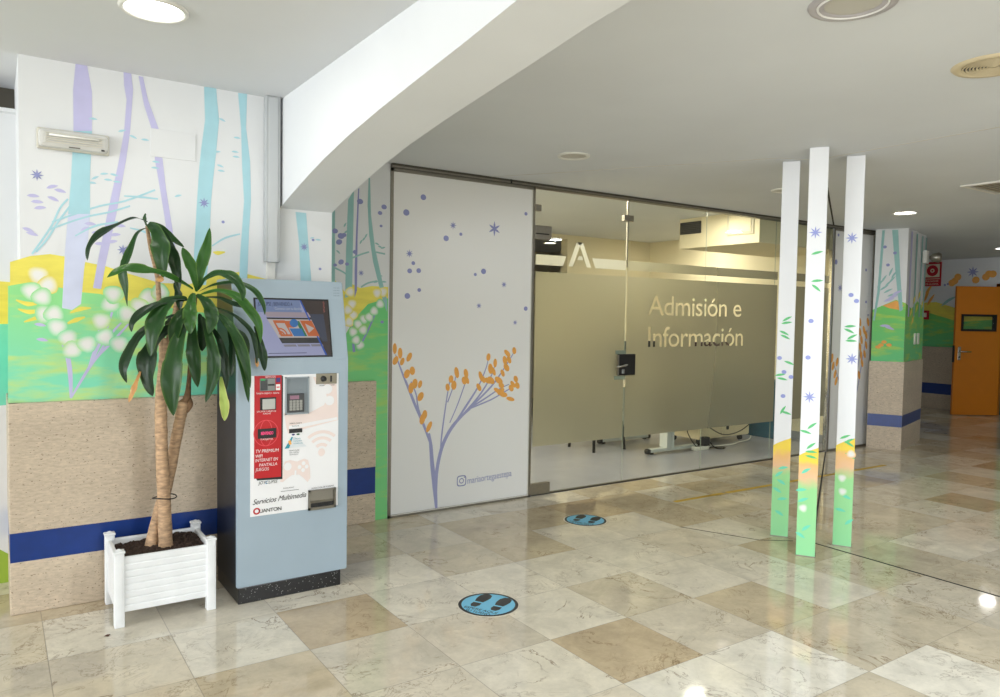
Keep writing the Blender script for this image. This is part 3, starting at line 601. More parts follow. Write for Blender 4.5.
def kbox(x0, y0, x1, y1, d0, d1, m, mb, bev=0.):
    a = kp(x0, y0); b = kp(x1, y1); mb.box((a.x, KF-d0, b.z), (b.x, KF-d1, a.z), m, bev=bev); return mb
GREYM = mat('grey device metal', rgb(128, 130, 128), .35, .5); DKG = mat('dark device plastic', rgb(64, 66, 68), .4)
m = MB(); kbox(259.5,378.4,275,390.6, .008,0, GREYM, m, .002); kbox(260.2,379.4,267,390, .01,.007, DKG, m); kbox(267.4,384,274,385.4, .01,.006, BLACK, m); cr = m.build('card_reader', kiosk)
m = MB(); kbox(260.3,378.9,264.5,380.4, .012,.009, mat('green lamp plastic', rgb(40, 170, 90), .3), m); m.build('indicator', cr)
m = MB(); kbox(259.7,397.7,275.8,409.4, .008,0, BLACK, m, .002); so = m.build('contactless_reader', kiosk)
m = MB(); kbox(262,399,274.6,408.8, .014,.006, mat('silver pad', rgb(186, 186, 182), .4), m, .003); m.build('pad', so)
m = MB(); kbox(257.5,429,275.8,437.3, .009,0, BLACK, m, .002); dm = m.build('display_module', kiosk)
D = Paint((0, KF-.009, 0), KN, .0004, .0005); D.tpx('BIENVENIDO', (261,435), (273.2,434.2), 3, mat('pink glowing digits', (.02, .01, .01, 1), .4, emit=rgb(255, 70, 130), estr=1.3), 0, bold=.02); D.build('digits', dm)
# keypad alcove: a shallow frame around a darker sunk tray
a = kp(284.8, 377.2); b = kp(308.2, 413.2); x0, x1, z0, z1 = a.x, b.x, b.z, a.z
ALC = mat('alcove grey', rgb(150, 160, 166), .35)
m = MB(); t_ = .006
m.box((x0, KF-.016, z0), (x0+t_, KF-.002, z1), ALC); m.box((x1-t_, KF-.016, z0), (x1, KF-.002, z1), ALC); m.box((x0, KF-.016, z1-t_), (x1, KF-.002, z1), ALC); m.box((x0, KF-.016, z0), (x1, KF-.002, z0+t_), ALC)
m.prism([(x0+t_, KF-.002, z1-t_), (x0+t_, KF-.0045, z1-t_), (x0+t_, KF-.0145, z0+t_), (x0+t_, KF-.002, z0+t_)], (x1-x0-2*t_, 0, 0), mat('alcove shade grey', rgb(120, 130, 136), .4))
alc = m.build('keypad_alcove', kiosk)
kx0, kx1, kz0, kz1 = x0+.008, x0+(x1-x0)*.78, z0+.012, z0+(z1-z0)*.56
m = MB(); m.box((kx0, KF-.02, kz0), (kx1, KF-.008, kz1), DKG, bev=.003); kpad = m.build('keypad', kiosk)
m = MB(); KEY = mat('grey keys', rgb(158, 158, 152), .5)
for i in range(4):
    for j in range(4):
        u = kx0+.01+(kx1-kx0-.02)*(i+.5)/4; v = kz0+.01+(kz1-kz0-.045)*(j+.5)/4; m.box((u-.0075, KF-.0235, v-.0065), (u+.0075, KF-.018, v+.0065), KEY, bev=.0015)
m.build('keys', kpad)
m = MB(); m.box((kx0+.014, KF-.022, kz1-.03), (kx1-.03, KF-.018, kz1-.01), mat('rose display', rgb(150, 110, 130), .3)); m.build('display', kpad)
m = MB(); kbox(315.8,373.6,336.3,383.4, .008,0, mat('bronze metal plate', rgb(140, 134, 118), .35, .6), m, .002); cp = m.build('coin_plate', kiosk)
p = kp(322.8, 378.6); m = MB(); m.lathe([(0, -.024), (.012, -.022), (.014, -.012), (.016, -.006), (.016, 0)], BLACK, (p.x, KF-.006, p.z), 20, Matrix.Rotation(-PI/2, 3, 'X')); kbox(329.6,375.5,331.4,381.5, .0095,.007, BLACK, m); m.build('button', cp)
m = MB(); kbox(288.8,429,302,432.2, .006,0, BLACK, m, .0015); m.build('card_slot', kiosk)
m = MB(); kbox(280.6,491.2,298.5,489.4, .005,0, DKG, m); m.build('coin_slit', kiosk)
a = kp(307.9, 490.2); b = kp(334.6, 506.4); x0, x1, z0, z1 = a.x, b.x, b.z, a.z
STN = mat('stainless dispenser', rgb(128, 124, 114), .3, .7); m = MB(); t_ = .009
for bx in (((x0, z0), (x0+t_, z1)), ((x1-t_, z0), (x1, z1)), ((x0, z1-t_), (x1, z1)), ((x0, z0), (x1, z0+t_*1.6))): m.box((bx[0][0], KF-.02, bx[0][1]), (bx[1][0], KF-.002, bx[1][1]), STN)
m.prism([(x0+t_, KF-.003, z1-t_), (x0+t_, KF-.005, z1-t_), (x0+t_, KF-.009, z0+.05), (x0+t_, KF-.003, z0+.02)], (x1-x0-2*t_, 0, 0), STN); m.box((x0+t_, KF-.006, z0+t_), (x1-t_, KF-.003, z0+.045), BLACK)
m.build('dispenser_tray', kiosk)

# ---------------------------------------------------------------- planter with dracaena
PX0, PX1, PY0, PY1, PH = .462, .932, 3.95, 4.345, .362
planter = thing('planter', 'square white slatted planter box filled with dark soil', 'planter', ((PX0+PX1)/2, (PY0+PY1)/2, 0))
WP = mat('white painted planter', rgb(236, 238, 240), .45, noise=.05, nscale=9); po = .045
for x in (PX0, PX1-po):
    for y in (PY0, PY1-po):
        m = MB(); m.box((x, y, 0), (x+po, y+po, PH), WP, bev=.004); m.box((x-.004, y-.004, PH), (x+po+.004, y+po+.004, PH+.012), WP, bev=.004)
        cxx, cyy = x+po/2, y+po/2; m.add([(cxx-.018, cyy-.018, PH+.011), (cxx+.018, cyy-.018, PH+.011), (cxx+.018, cyy+.018, PH+.011), (cxx-.018, cyy+.018, PH+.011), (cxx, cyy, PH+.022)], [(0, 1, 4), (1, 2, 4), (2, 3, 4), (3, 0, 4)], WP)
        m.box((x+.012, y-.0025, .02), (x+po-.012, y, PH-.02), WP); m.build('corner_post', planter)
def slats(a, b, axis):
    m = MB(); z0, z1 = .07, PH-.022; k = 8; h = (z1-z0)/k
    for i in range(k):
        za = z0+i*h
        if axis == 'x': m.box((PX0+po-.01, a, za+.0015), (PX1-po+.01, b, za+h-.0015), WP, bev=.005)
        else: m.box((a, PY0+po-.01, za+.001), (b, PY1-po+.01, za+h-.001), WP, bev=.003)
    if axis == 'x': m.box((PX0+po-.01, a+.004, z0), (PX1-po+.01, b-.003, z1), WP)
    else: m.box((a+.004, PY0+po-.01, z0), (b-.004, PY1-po+.01, z1), WP)
    return m.build('side_panel', planter)
slats(PY0+.01, PY0+.03, 'x'); slats(PY1-.03, PY1-.01, 'x'); slats(PX0+.01, PX0+.03, 'y'); slats(PX1-.03, PX1-.01, 'y')
m = MB(); m.box((PX0+.02, PY0+.02, .07), (PX1-.02, PY1-.02, .085), WP); m.build('bottom_board', planter)
SOIL = mat('dark soil', rgb(58, 44, 36), .95, noise=.5, nscale=60)
nx, ny = 44, 40; vs = []; fs = []; hr = random.Random(11)
for j in range(ny+1):
    for i in range(nx+1):
        u, v = i/nx, j/ny; z = .318+.012*math.sin(5*u+1)*math.cos(4*v)+hr.uniform(-.008, .008)-.02*max(0, abs(2*u-1)-.85)*3
        vs.append((PX0+.028+u*(PX1-PX0-.056), PY0+.028+v*(PY1-PY0-.056), z))
o_ = len(vs)
for j in range(ny):
    for i in range(nx): k = j*(nx+1)+i; fs.append((k, k+1, k+nx+2, k+nx+1))
m = MB(); m.add(vs, fs, SOIL); soil = m.build('soil', planter, fix=False); tag(soil, 'loose dark soil', kind=None)

BARK = mat('tan cane bark', rgb(182, 150, 118), .75, noise=.45, nscale=26, bump=.6, stretch=(1, 1, 3)); BARKD = mat('old brown bark', rgb(128, 98, 70), .8, noise=.3, nscale=40, bump=.4)
plant = thing('dracaena', 'tall corn plant with tan canes and drooping dark green leaves', 'plant', (.74, 4.17, .31))
def cane(pts, rad, m_=BARK, wob=.0):
    ps = [on_y(x, y, Y) for x, y, Y in pts]; ps, rs = smooth_path(ps, rad, 6); r2 = random.Random(len(pts)*7+int(pts[0][0]))
    rs = [r*(1+r2.uniform(-.05, .05)) for r in rs]; return ps, rs
m = MB(); ps, rs = cane([(166,551,4.13),(164,500,4.14),(161.5,440,4.15),(161,400,4.16),(163.5,370,4.17),(166,338,4.18)], [.036,.032,.030,.029,.027,.023]); m.tube(ps, rs, BARK, 14)
ps, rs = cane([(163,360,4.17),(161,330,4.18),(159,300,4.19),(157,275,4.2),(151,250,4.2),(147,226,4.2)], [.02,.014,.013,.012,.011,.009]); m.tube(ps, rs, BARK, 10)
ps, rs = cane([(166,352,4.18),(172,328,4.19),(176,308,4.2),(177,286,4.2)], [.022,.015,.014,.011]); m.tube(ps, rs, BARK, 10)
m.build('cane', plant)
m = MB(); ps, rs = cane([(151,550,4.19),(157,520,4.2),(168,480,4.21),(176,440,4.21),(181,415,4.21),(184,402,4.21)], [.034,.030,.029,.028,.028,.03]); m.tube(ps, rs, BARK, 14)
ps, rs = cane([(183,404,4.21),(187,398,4.2),(189,380,4.2),(191,350,4.19),(193,320,4.17),(195,296,4.15)], [.026,.02,.0115,.011,.012,.013]); m.tube(ps, rs, BARKD, 10)
ps, rs = cane([(186,412,4.2),(190,405,4.19),(189,398,4.2)], [.01,.016,.012]); m.tube(ps, rs, BARKD, 10)
m.build('cane', plant)
tc = on_y(164.5, 497, 4.155); m = MB(); ring = [tc+Vector((.058*math.cos(t), .05*math.sin(t), .004*math.sin(2*t))) for t in [2*PI*k/24 for k in range(25)]]; m.tube(ring, .0032, BLACK, 6); m.build('tie_wire', plant)

def leaf_mat(name, base, edge):
    mm = bpy.data.materials.new(name); mm.use_nodes = True; nt = mm.node_tree; N = nt.nodes.new; L = nt.links.new; b = nt.nodes['Principled BSDF']
    g = N('ShaderNodeNewGeometry'); n = N('ShaderNodeTexNoise'); n.inputs['Scale'].default_value = 14; n.inputs['Detail'].default_value = 4; L(g.outputs['Position'], n.inputs['Vector'])
    at = N('ShaderNodeAttribute'); at.attribute_name = 'cover'
    mx = N('ShaderNodeMix'); mx.data_type = 'RGBA'; mx.inputs[6].default_value = edge; mx.inputs[7].default_value = base; L(at.outputs['Fac'], mx.inputs[0])
    r = N('ShaderNodeMapRange'); r.inputs['To Min'].default_value = .7; r.inputs['To Max'].default_value = 1.3; L(n.outputs['Fac'], r.inputs['Value'])
    m2 = N('ShaderNodeMix'); m2.data_type = 'RGBA'; m2.blend_type = 'MULTIPLY'; m2.inputs[0].default_value = 1; L(mx.outputs[2], m2.inputs[6]); L(r.outputs[0], m2.inputs[7]); L(m2.outputs[2], b.inputs['Base Color'])
    b.inputs['Roughness'].default_value = .36; b.inputs['Specular IOR Level'].default_value = .35
    tr = N('ShaderNodeBsdfTranslucent'); tr.inputs[0].default_value = (base[0]*2, base[1]*2.2, base[2], 1); ms = N('ShaderNodeMixShader'); ms.inputs[0].default_value = .12
    L(b.outputs[0], ms.inputs[1]); L(tr.outputs[0], ms.inputs[2]); L(ms.outputs[0], nt.nodes['Material Output'].inputs['Surface']); MATS[name] = mm; return mm
LEAFM = [leaf_mat('deep green leaf', rgb(34, 68, 30), rgb(84, 118, 52)), leaf_mat('mid green leaf', rgb(50, 94, 36), rgb(112, 146, 64)), leaf_mat('dark leaf', rgb(26, 50, 28), rgb(66, 92, 48))]
DRY = leaf_mat('dried leaf', rgb(190, 140, 90), rgb(206, 176, 110)); YLW = leaf_mat('yellowing leaf', rgb(170, 190, 100), rgb(222, 205, 140))
CAMD = Vector((-.5, -.85, .12)).normalized()
def leaf(pts, wid, mi=0, roll=0., name='leaf', mm=None, cam_=.75):
    "arching strap leaf: midrib through the points, with a channelled and slightly wavy blade"
    ps = [on_y(70+x/3.17, 200+y/3.17, Y) for x, y, Y in pts]
    wm = wid*.86/3.17/192.
    k = len(ps); ps, tt = smooth_path(ps, [i/(k-1) for i in range(k)], 7); n = len(ps); vs = []; fs = []; cov = []
    rw = random.Random(int(pts[0][0]*3+pts[-1][1])); ph = rw.uniform(0, 6); fq = rw.uniform(7, 12); base = ps[0]; prev = None
    for i, p in enumerate(ps):
        t = i/(n-1); T = (ps[min(i+1, n-1)]-ps[max(i-1, 0)]).normalized()
        rad = Vector((p.x-.82, p.y-4.18, 0)); rad = rad.normalized() if rad.length > .02 else Vector((0, -1, 0))
        H = CAMD*cam_ + rad*.4 + Vector((0, 0, .45)); H = H - T*H.dot(T)
        N_ = H.normalized() if H.length > 1e-3 else prev
        if prev is not None: N_ = (N_*.6+prev*.4); N_ = (N_-T*N_.dot(T)).normalized()
        prev = N_; Sd = T.cross(N_).normalized(); a_ = roll*(t-.3); Sd, N2 = Sd*math.cos(a_)+N_*math.sin(a_), N_*math.cos(a_)-Sd*math.sin(a_)
        prof = min(1., (.16+1.25*t**.75) if t < .5 else 9)*(1-max(0, (t-.55)/.45)**2.2)
        w2 = wm/2*max(prof, .015)
        for s in (-1, -.75, -.5, -.25, 0, .25, .5, .75, 1):
            up_ = abs(s)**.8*.26*w2 + .17*w2*math.sin(fq*t*2+ph+s*1.7)*abs(s) + .03*w2*math.cos(s*4*PI)
            vs.append(p + Sd*s*w2 + N2*up_); cov.append(1. if abs(s) < .9 else .25)
    for i in range(n-1):
        for j in range(8): q_ = i*9+j; fs.append((q_, q_+1, q_+10, q_+9))
    m = MB(); m.add(vs, fs, mm or LEAFM[mi], cov, True); return m.build(name, plant, fix=False)
a, b_, c_ = 4.2, 4.08, 3.98
L_ = [
 ([(245,70,4.2),(205,58,4.15),(150,80,4.1),(95,110,4.06),(62,150,4.04),(55,192,4.04)], 36, 2),
 ([(245,88,4.2),(215,105,4.14),(195,150,4.1),(178,195,4.08),(170,230,4.07),(178,285,4.07),(182,337,4.08)], 38, 0),
 ([(248,75,4.2),(272,95,4.12),(288,140,4.08),(292,190,4.07),(296,246,4.08)], 66, 0),
 ([(250,78,4.2),(295,105,4.14),(325,170,4.1),(340,230,4.1),(347,290,4.1)], 44, 2),
 ([(252,70,4.22),(290,85,4.2),(330,125,4.18),(362,150,4.17)], 22, 0),
 ([(244,85,4.22),(238,60,4.22),(240,42,4.22)], 16, 0),
 ([(402,290,4.15),(394,250,4.13),(383,210,4.12),(368,178,4.12),(356,150,4.12)], 40, 1),
 ([(390,282,4.15),(350,258,4.1),(300,236,4.05),(240,222,4.0),(180,218,3.98),(145,230,3.97),(117,246,3.97)], 38, 1),
 ([(400,290,4.16),(408,250,4.15),(418,200,4.15),(432,150,4.15),(443,88,4.15)], 44, 1),
 ([(405,285,4.15),(430,250,4.08),(470,233,4.0),(515,245,3.94),(545,285,3.9),(548,320,3.88)], 38, 0),
 ([(410,290,4.15),(460,268,4.05),(530,262,3.95),(585,288,3.89),(612,330,3.87),(618,365,3.86)], 22, 0),
 ([(412,300,4.13),(470,288,4.02),(525,305,3.93),(565,345,3.88),(598,395,3.86),(604,455,3.86)], 38, 1),
 ([(412,310,4.13),(470,310,4.02),(520,330,3.93),(575,345,3.88),(600,380,3.86)], 22, 2),
 ([(430,335,4.12),(500,355,3.98),(545,385,3.91),(578,425,3.87),(590,480,3.86),(592,530,3.86)], 20, 2),
 ([(440,345,4.1),(490,380,3.97),(530,440,3.9),(555,510,3.88),(572,595,3.88)], 40, 0),
 ([(470,370,4.06),(520,410,3.95),(555,450,3.9),(560,520,3.89)], 30, 2),
 ([(392,295,4.13),(384,330,4.05),(380,375,4.02),(382,425,4.01)], 50, 1),
 ([(390,318,4.13),(340,318,4.06),(280,330,4.02),(225,360,4.0),(198,390,3.99),(195,418,3.99)], 32, 2),
 ([(372,312,4.12),(320,318,4.04),(285,360,4.0),(265,420,3.98),(255,495,3.98)], 66, 0),
 ([(388,330,4.12),(358,360,4.05),(335,405,4.02),(325,472,4.0)], 50, 0),
 ([(350,360,4.15),(280,385,4.1),(225,425,4.06),(190,480,4.04),(170,535,4.03),(180,580,4.03)], 40, 2),
 ([(350,390,4.14),(285,430,4.08),(252,490,4.04),(248,560,4.03),(262,622,4.03)], 72, 2),
 ([(372,385,4.08),(345,440,3.99),(328,520,3.95),(322,600,3.94),(328,684,3.95)], 72, 0),
 ([(392,390,4.12),(388,440,4.07),(394,510,4.05),(405,594,4.05)], 50, 0),
 ([(420,370,4.1),(440,430,4.02),(455,500,3.98),(452,570,3.97),(430,642,3.97)], 48, 0),
 ([(440,390,4.12),(475,450,4.03),(492,530,4.0),(496,602,3.99)], 32, 2),
 ([(400,300,4.12),(432,325,4.05),(450,370,4.02),(440,425,4.01)], 50, 0),
 ([(470,370,4.08),(520,430,3.94),(550,530,3.89),(566,642,3.88)], 34, 0),
 ([(500,400,4.08),(515,470,4.0),(510,560,3.98)], 28, 2),
 ([(585,400,3.9),(602,450,3.87),(612,500,3.86),(617,542,3.86)], 32, 2),
 ([(410,360,4.14),(420,420,4.1),(418,480,4.08)], 40, 2),
 ([(360,320,4.2),(330,370,4.2),(300,400,4.2)], 34, 2),
 ([(330,262,4.2),(345,300,4.17),(350,350,4.16)], 30, 2),
]
for pts, wd, mi in L_: leaf(pts, wd, mi, random.uniform(-.35, .35))
tag(leaf([(225,540,4.05),(212,575,4.04),(200,610,4.03),(186,642,4.03)], 22, mm=DRY), 'dry brown leaf')
tag(leaf([(478,560,4.0),(484,610,3.97),(490,660,3.96),(490,700,3.96)], 34, mm=YLW), 'yellowing half dead leaf')
tag(leaf([(588,500,3.87),(592,515,3.86),(594,530,3.86)], 13, mm=DRY), 'small dry brown leaf')
tag(leaf([(285,240,4.1),(287,250,4.09),(290,260,4.09)], 26, mm=DRY), 'brown leaf stub')
m = MB(); p = on_z(107, 636); m.add([p+Vector(v) for v in ((-.014,-.006,.004),(.004,-.012,.001),(.016,.002,.005),(.003,.011,.001),(0,0,.008))], [(0,1,4),(1,2,4),(2,3,4),(3,0,4),(0,3,2,1)], mat('dead leaf scrap', rgb(84, 50, 36), .8)); tag(m.build('dead_leaf'), 'tiny dark dead leaf scrap on floor in front of planter', 'leaf')

# ---------------------------------------------------------------- glass front of the reception office
ZR = 2.612; YP = YG
rail = MB(); rail.box((2.43, YP-.03, ZR), (8.98, YP+.05, ZC+.005), ALUD); rail.box((2.43, YP-.034, ZR+.004), (8.98, YP-.03, ZR+.016), ALU); rail.box((3.485, YP-.036, ZR), (3.5, YP-.03, ZC), BLACK); struct(rail.build('trim_1'))
rail = MB(); rail.box((3.79, YP+.005, 0), (8.07, YP+.035, .012), ALUD); struct(rail.build('trim_2'))
SAT = mat('satin white mural panel', (.86, .865, .86, 1), .22, spec=.5)
def frame_box(mb, x0, x1, z0, z1, w, m, y0, y1):
    mb.box((x0, y0, z0), (x0+w, y1, z1), m); mb.box((x1-w, y0, z0), (x1, y1, z1), m); mb.box((x0, y0, z0), (x1, y1, z0+w), m); mb.box((x0, y0, z1-w), (x1, y1, z1), m)
mp_ = thing('mural_panel', 'tall white glass panel painted with orange catkin branches beside glass door', 'wall panel', (3.1, YP, 0))
m = MB(); m.box((2.452, YP, .02), (3.735, YP+.02, ZR), SAT); m.build('panel', mp_)
m = MB(); frame_box(m, 2.43, 3.757, .0, ZR, .022, ALU, YP-.012, YP+.03); m.box((2.452, YP-.0135, .016), (3.735, YP-.01, .022), WHITEP); m.box((3.727, YP-.006, .02), (3.735, YP, ZR-.02), WHITEP); m.build('frame', mp_)
Q = Paint((0, YP, 0), (0, -1, 0))
def q380(x, y): return (380+x/3.875, 330+y/3.875)
for pts, wd in (([(218,690),(212,610),(202,520),(197,450),(190,400)], [.022,.04,.036,.03,.016]), ([(218,690),(216,600),(224,520),(245,440),(280,375),(320,330),(350,305)], [.016,.03,.03,.03,.03,.022,.014]),
                ([(195,440),(170,370),(135,290),(105,215),(80,150),(60,95)], [.016,.022,.02,.016,.014,.008]), ([(190,420),(150,310),(140,250),(120,200)], [.012,.014,.012,.01]), ([(180,400),(130,270),(100,195)], [.012,.014,.01]),
                ([(232,490),(240,400),(255,290),(266,220),(275,180)], [.01,.014,.012,.01,.008]), ([(262,280),(285,215),(297,165)], [.01,.01,.008]), ([(270,360),(300,290),(330,205),(334,180)], [.008,.01,.01,.008]),
                ([(265,400),(330,300),(380,220),(410,150),(420,110)], [.012,.02,.014,.01,.008]), ([(300,350),(380,260),(430,180),(446,130)], [.014,.016,.012,.008]), ([(345,305),(430,220),(480,150),(520,85)], [.016,.016,.012,.008]),
                ([(350,300),(400,270),(460,230),(500,210)], [.014,.014,.01,.008]), ([(350,303),(430,270),(490,235),(535,212)], [.014,.012,.01,.008])):
    Q.ribbon([q380(*p) for p in pts], wd, LAV if False else mat('periwinkle paint', rgb(160, 164, 206), .6), 0)
for x, y, an in ((57,72,80),(60,118,75),(78,90,80),(86,122,80),(113,105,55),(104,170,82),(125,158,85),(135,208,80),(120,225,75),(155,210,75),(157,258,75),(173,328,80),(164,345,80),(190,375,75),(275,190,95),(297,165,95),(262,222,95),(286,214,95),(333,168,115),(336,192,110),(326,196,100),
                 (420,105,95),(428,150,110),(446,128,100),(391,180,100),(383,222,110),(401,192,120),(430,195,130),(440,160,115),(460,195,135),(475,167,120),(484,118,115),(500,115,110),(520,80,110),(493,90,150),(490,145,130),(470,215,160),(478,250,165),(455,235,160),(508,225,120),(515,210,140),(532,215,110),(526,190,120),(505,267,175),(418,196,140),(468,238,20)):
    Q.ell(380+x/3.875, 330+y/3.875, .038+.008*math.sin(x), .021+.004*math.cos(y), an+12*math.sin(x*y), ORG, 1)
def q320(x, y): return (320+x/3.871, 150+y/3.871)
Q.star(*q320(675,305), .062, BLUEP, 1, rays=3, th=.16, ang=30)
for x, y, r in ((515,292,.032),(346,401,.032),(712,521,.028),(615,603,.026),(755,668,.024)): Q.star(*q320(x, y), r, BLUEP, 1)
for x, y, r in ((400,183,.024),(334,242,.026),(488,342,.024),(545,326,.014),(361,438,.016),(347,468,.02),(382,467,.02),(384,542,.016),(338,565,.024),(601,482,.014),(633,470,.024),(797,247,.016),(796,614,.02)): Q.ell(*q320(x, y), r, r*.92, 0, BLUEP, 1)
ic = mat('faded blue lettering', rgb(136, 142, 188), .6)
def rring(cxp, half, th, m_, l):
    c = Q.w(*cxp); n = 20; o1 = []; o2 = []
    for k in range(n):
        t = 2*PI*k/n; s1 = lambda h: c+Vector((math.copysign(abs(math.cos(t))**.5, math.cos(t))*h, 0, math.copysign(abs(math.sin(t))**.5, math.sin(t))*h)); o1.append(s1(half)); o2.append(s1(half-th))
    Q.mb.add(Q.up(o1+o2, l), [(k, (k+1) % n, n+(k+1) % n, n+k) for k in range(n)], m_)
rring((461.5, 480.8), .044, .008, ic, 1)
c = Q.w(461.5, 480.8); n = 18; o1 = [c+Vector((.022*math.cos(t), 0, .022*math.sin(t))) for t in [2*PI*k/n for k in range(n)]]; o2 = [c+Vector((.015*math.cos(t), 0, .015*math.sin(t))) for t in [2*PI*k/n for k in range(n)]]
Q.mb.add(Q.up(o1+o2, 1), [(k, (k+1) % n, n+(k+1) % n, n+k) for k in range(n)], ic); Q.well(c+Vector((.026, 0, .026)), .005, .005, 0, ic, 1)
Q.tpx('mariaortegaestepa', (467.5,483.8), (511.5,475.8), 6.4, ic, 1)
Q.build('painted_print', mp_)
mr_ = thing('mural_panel', 'narrow white glass panel with orange catkins next to green striped pillar', 'wall panel', (8.5, YP, 0))
m = MB(); m.box((8.115, YP, .02), (8.93, YP+.02, ZR), SAT); m.build('panel', mr_)
m = MB(); frame_box(m, 8.09, 8.955, 0, ZR, .024, ALU, YP-.012, YP+.03); m.build('frame', mr_)
Q2 = Paint((0, YP, 0), (0, -1, 0))
PER = MATS['periwinkle paint']
for pts in ([(852,442),(850,415),(842,390),(834,365)], [(852,442),(853,415),(858,385),(864,350),(867,330)], [(853,420),(856,380),(861,345)]): Q2.ribbon(pts, [.016, .03, .02, .01] if len(pts) == 4 else .018, PER, 0)
for x, y, an in ((833,366,75),(835,374,70),(832,358,80),(836,381,70),(837,362,75),(860,332,110),(861.5,340,105),(860,347,105),(866,345,110),(864.5,354,110),(862,363,110),(866,335,110),(859,375,105),(861,355,100),(864,330,110),(860,322,105),(868,322,110)): Q2.ell(x, y, .055, .026, an, ORG, 1)
for x, y, r in ((836,262,.03),(838.5,235,.018),(866,270,.018),(866,302,.018),(868,315,.012)): Q2.ell(x, y, r, r, 0, BLUEP, 1)
Q2.star(840, 288, .05, BLUEP, 1)
Q2.build('painted_print', mr_)
struct(MB().box((8.955, YP-.01, 0), (9.03, YP+.03, ZC), mat('green strip paint', rgb(110, 186, 124), .6)).build('trim_3'))

# film with letters cut out of it
def sheet_with_holes(rect, letters):
    "rectangle minus letters, as triangles in the plane"
    x0, z0, x1, z1 = rect; vs = [Vector((x0, z0)), Vector((x1, z0)), Vector((x1, z1)), Vector((x0, z1))]; faces = [[0, 1, 2, 3]]
    for lv, lf in letters:
        o = len(vs); vs += [Vector(v) for v in lv]
        for f in lf:
            a = sum(lv[f[i]][0]*lv[f[(i+1) % len(f)]][1]-lv[f[(i+1) % len(f)]][0]*lv[f[i]][1] for i in range(len(f)))/2
            if abs(a) > 1e-8: faces.append([o+i for i in (f if a > 0 else f[::-1])])
    ov, oe, of, _, _, ofo = geometry.delaunay_2d_cdt(vs, [], faces, 0, 1e-5)
    return ov, [f for f, s in zip(of, ofo) if set(s) == {0}]
def fit_text(body, x0, x1, zb, cap, spacing=1.):
    vs, fs = text_mesh(body, spacing=spacing); a = min(v.x for v in vs); b = max(v.x for v in vs); ref, _ = text_mesh('H'); h = max(v.y for v in ref)
    return [((v.x-a)/(b-a)*(x1-x0)+x0, v.y/h*cap+zb) for v in vs], fs
ZF0, ZF1, ZB0, ZB1 = .425, 1.915, 1.973, 2.06
def film_sheet(mb, rect, letters=(), m=FILM, y=YP+.0025):
    ov, of = sheet_with_holes(rect, letters); mb.add([(v.x, y, v.y) for v in ov], of, m)
def pane(x0, x1, z0, z1, parent, name='pane'):
    m = MB(); y0, y1 = YP+.004, YP+.008
    m.add([(x0,y0,z0),(x1,y0,z0),(x1,y1,z0),(x0,y1,z0),(x0,y0,z1),(x1,y0,z1),(x1,y1,z1),(x0,y1,z1)], [(0,1,5,4),(2,3,7,6)], GLASS)
    m.add([(x0,y0,z0),(x1,y0,z0),(x1,y1,z0),(x0,y1,z0),(x0,y0,z1),(x1,y0,z1),(x1,y1,z1),(x0,y1,z1)], [(1,2,6,5),(3,0,4,7),(0,3,2,1),(4,5,6,7)], GEDGE)
    return m.build(name, parent)
d1 = thing('door_1', 'frameless glass door with frosted film and letter A band', 'door', (4.3, YP, 0)); d1['kind'] = 'structure'
X0, X1, X2, X3, X4 = 3.768, 4.828, 5.905, 7.025, 8.065
pane(X0, X1-.005, .015, ZR-.012, d1)
m = MB(); film_sheet(m, (X0+.012, ZF0, X1-.012, ZF1)); y = YP+.0025
m.add([(X0+.012, y, ZB0), (4.075, y, ZB0), (4.11, y, ZB1), (X0+.012, y, ZB1)], [(0, 1, 2, 3)], FILMW); m.add([(4.445, y, ZB0), (X1-.012, y, ZB0), (X1-.012, y, ZB1), (4.405, y, ZB1)], [(0, 1, 2, 3)], FILMW)
zA, zT = 1.975, 2.19
m.add([(4.135, y, zA), (4.185, y, zA), (4.262, y, zT-.03), (4.29, y, zT), (4.225, y, zT)], [(0, 1, 2, 3, 4)], FILMW); m.add([(4.395, y, zA), (4.345, y, zA), (4.262, y, zT-.03), (4.225, y, zT), (4.295, y, zT)], [(0, 1, 2, 3, 4)][:1], FILMW)
m.add([(4.235, y-.0002, 2.035), (4.3, y-.0002, 2.035), (4.29, y-.0002, 2.07), (4.25, y-.0002, 2.07)], [(0, 1, 2, 3)], FILMW); m.build('frosted_film', d1)
m = MB(); m.box((X0-.01, YP-.012, .012), (X0+.2, YP+.03, .105), ALU, bev=.003); m.build('bottom_hinge', d1)
m = MB(); m.box((X0-.01, YP-.02, 2.185), (X0+.16, YP+.03, 2.3), ALU, bev=.004); m.box((X0-.008, YP-.024, 2.225), (X0+.13, YP-.018, 2.235), DARKGAP); m.build('door_closer', d1)
m = MB(); m.box((X0, YP-.01, 2.42), (X0+.055, YP+.03, 2.475), ALU, bev=.003); m.build('top_hinge', d1)
lock = MB(); lock.box((4.735, YP-.02, 1.005), (4.945, YP+.034, 1.2), BLACK, bev=.004); lk = lock.build('lock', d1)
m = MB(); m.tube([(4.79, YP-.02, 1.1), (4.79, YP-.055, 1.1)], .011, CHROME, 12); m.tube([(4.815, YP-.055, 1.105), (4.79, YP-.057, 1.103), (4.72, YP-.06, 1.09), (4.68, YP-.055, 1.087)], [.01, .011, .009, .008], CHROME, 10); m.box((4.772, YP-.025, 1.02), (4.806, YP-.019, 1.062), CHROME, bev=.004); m.box((4.72, YP-.023, 1.01), (4.737, YP-.005, 1.195), ALU); m.build('door_handle', lk)
m = MB(); m.box((4.71, YP-.001, 1.2), (4.84, YP+.003, 1.235), GEDGE); m.box((4.7, YP-.001, .965), (4.835, YP+.003, 1.0), GEDGE); m.build('lock_cutout', lk)
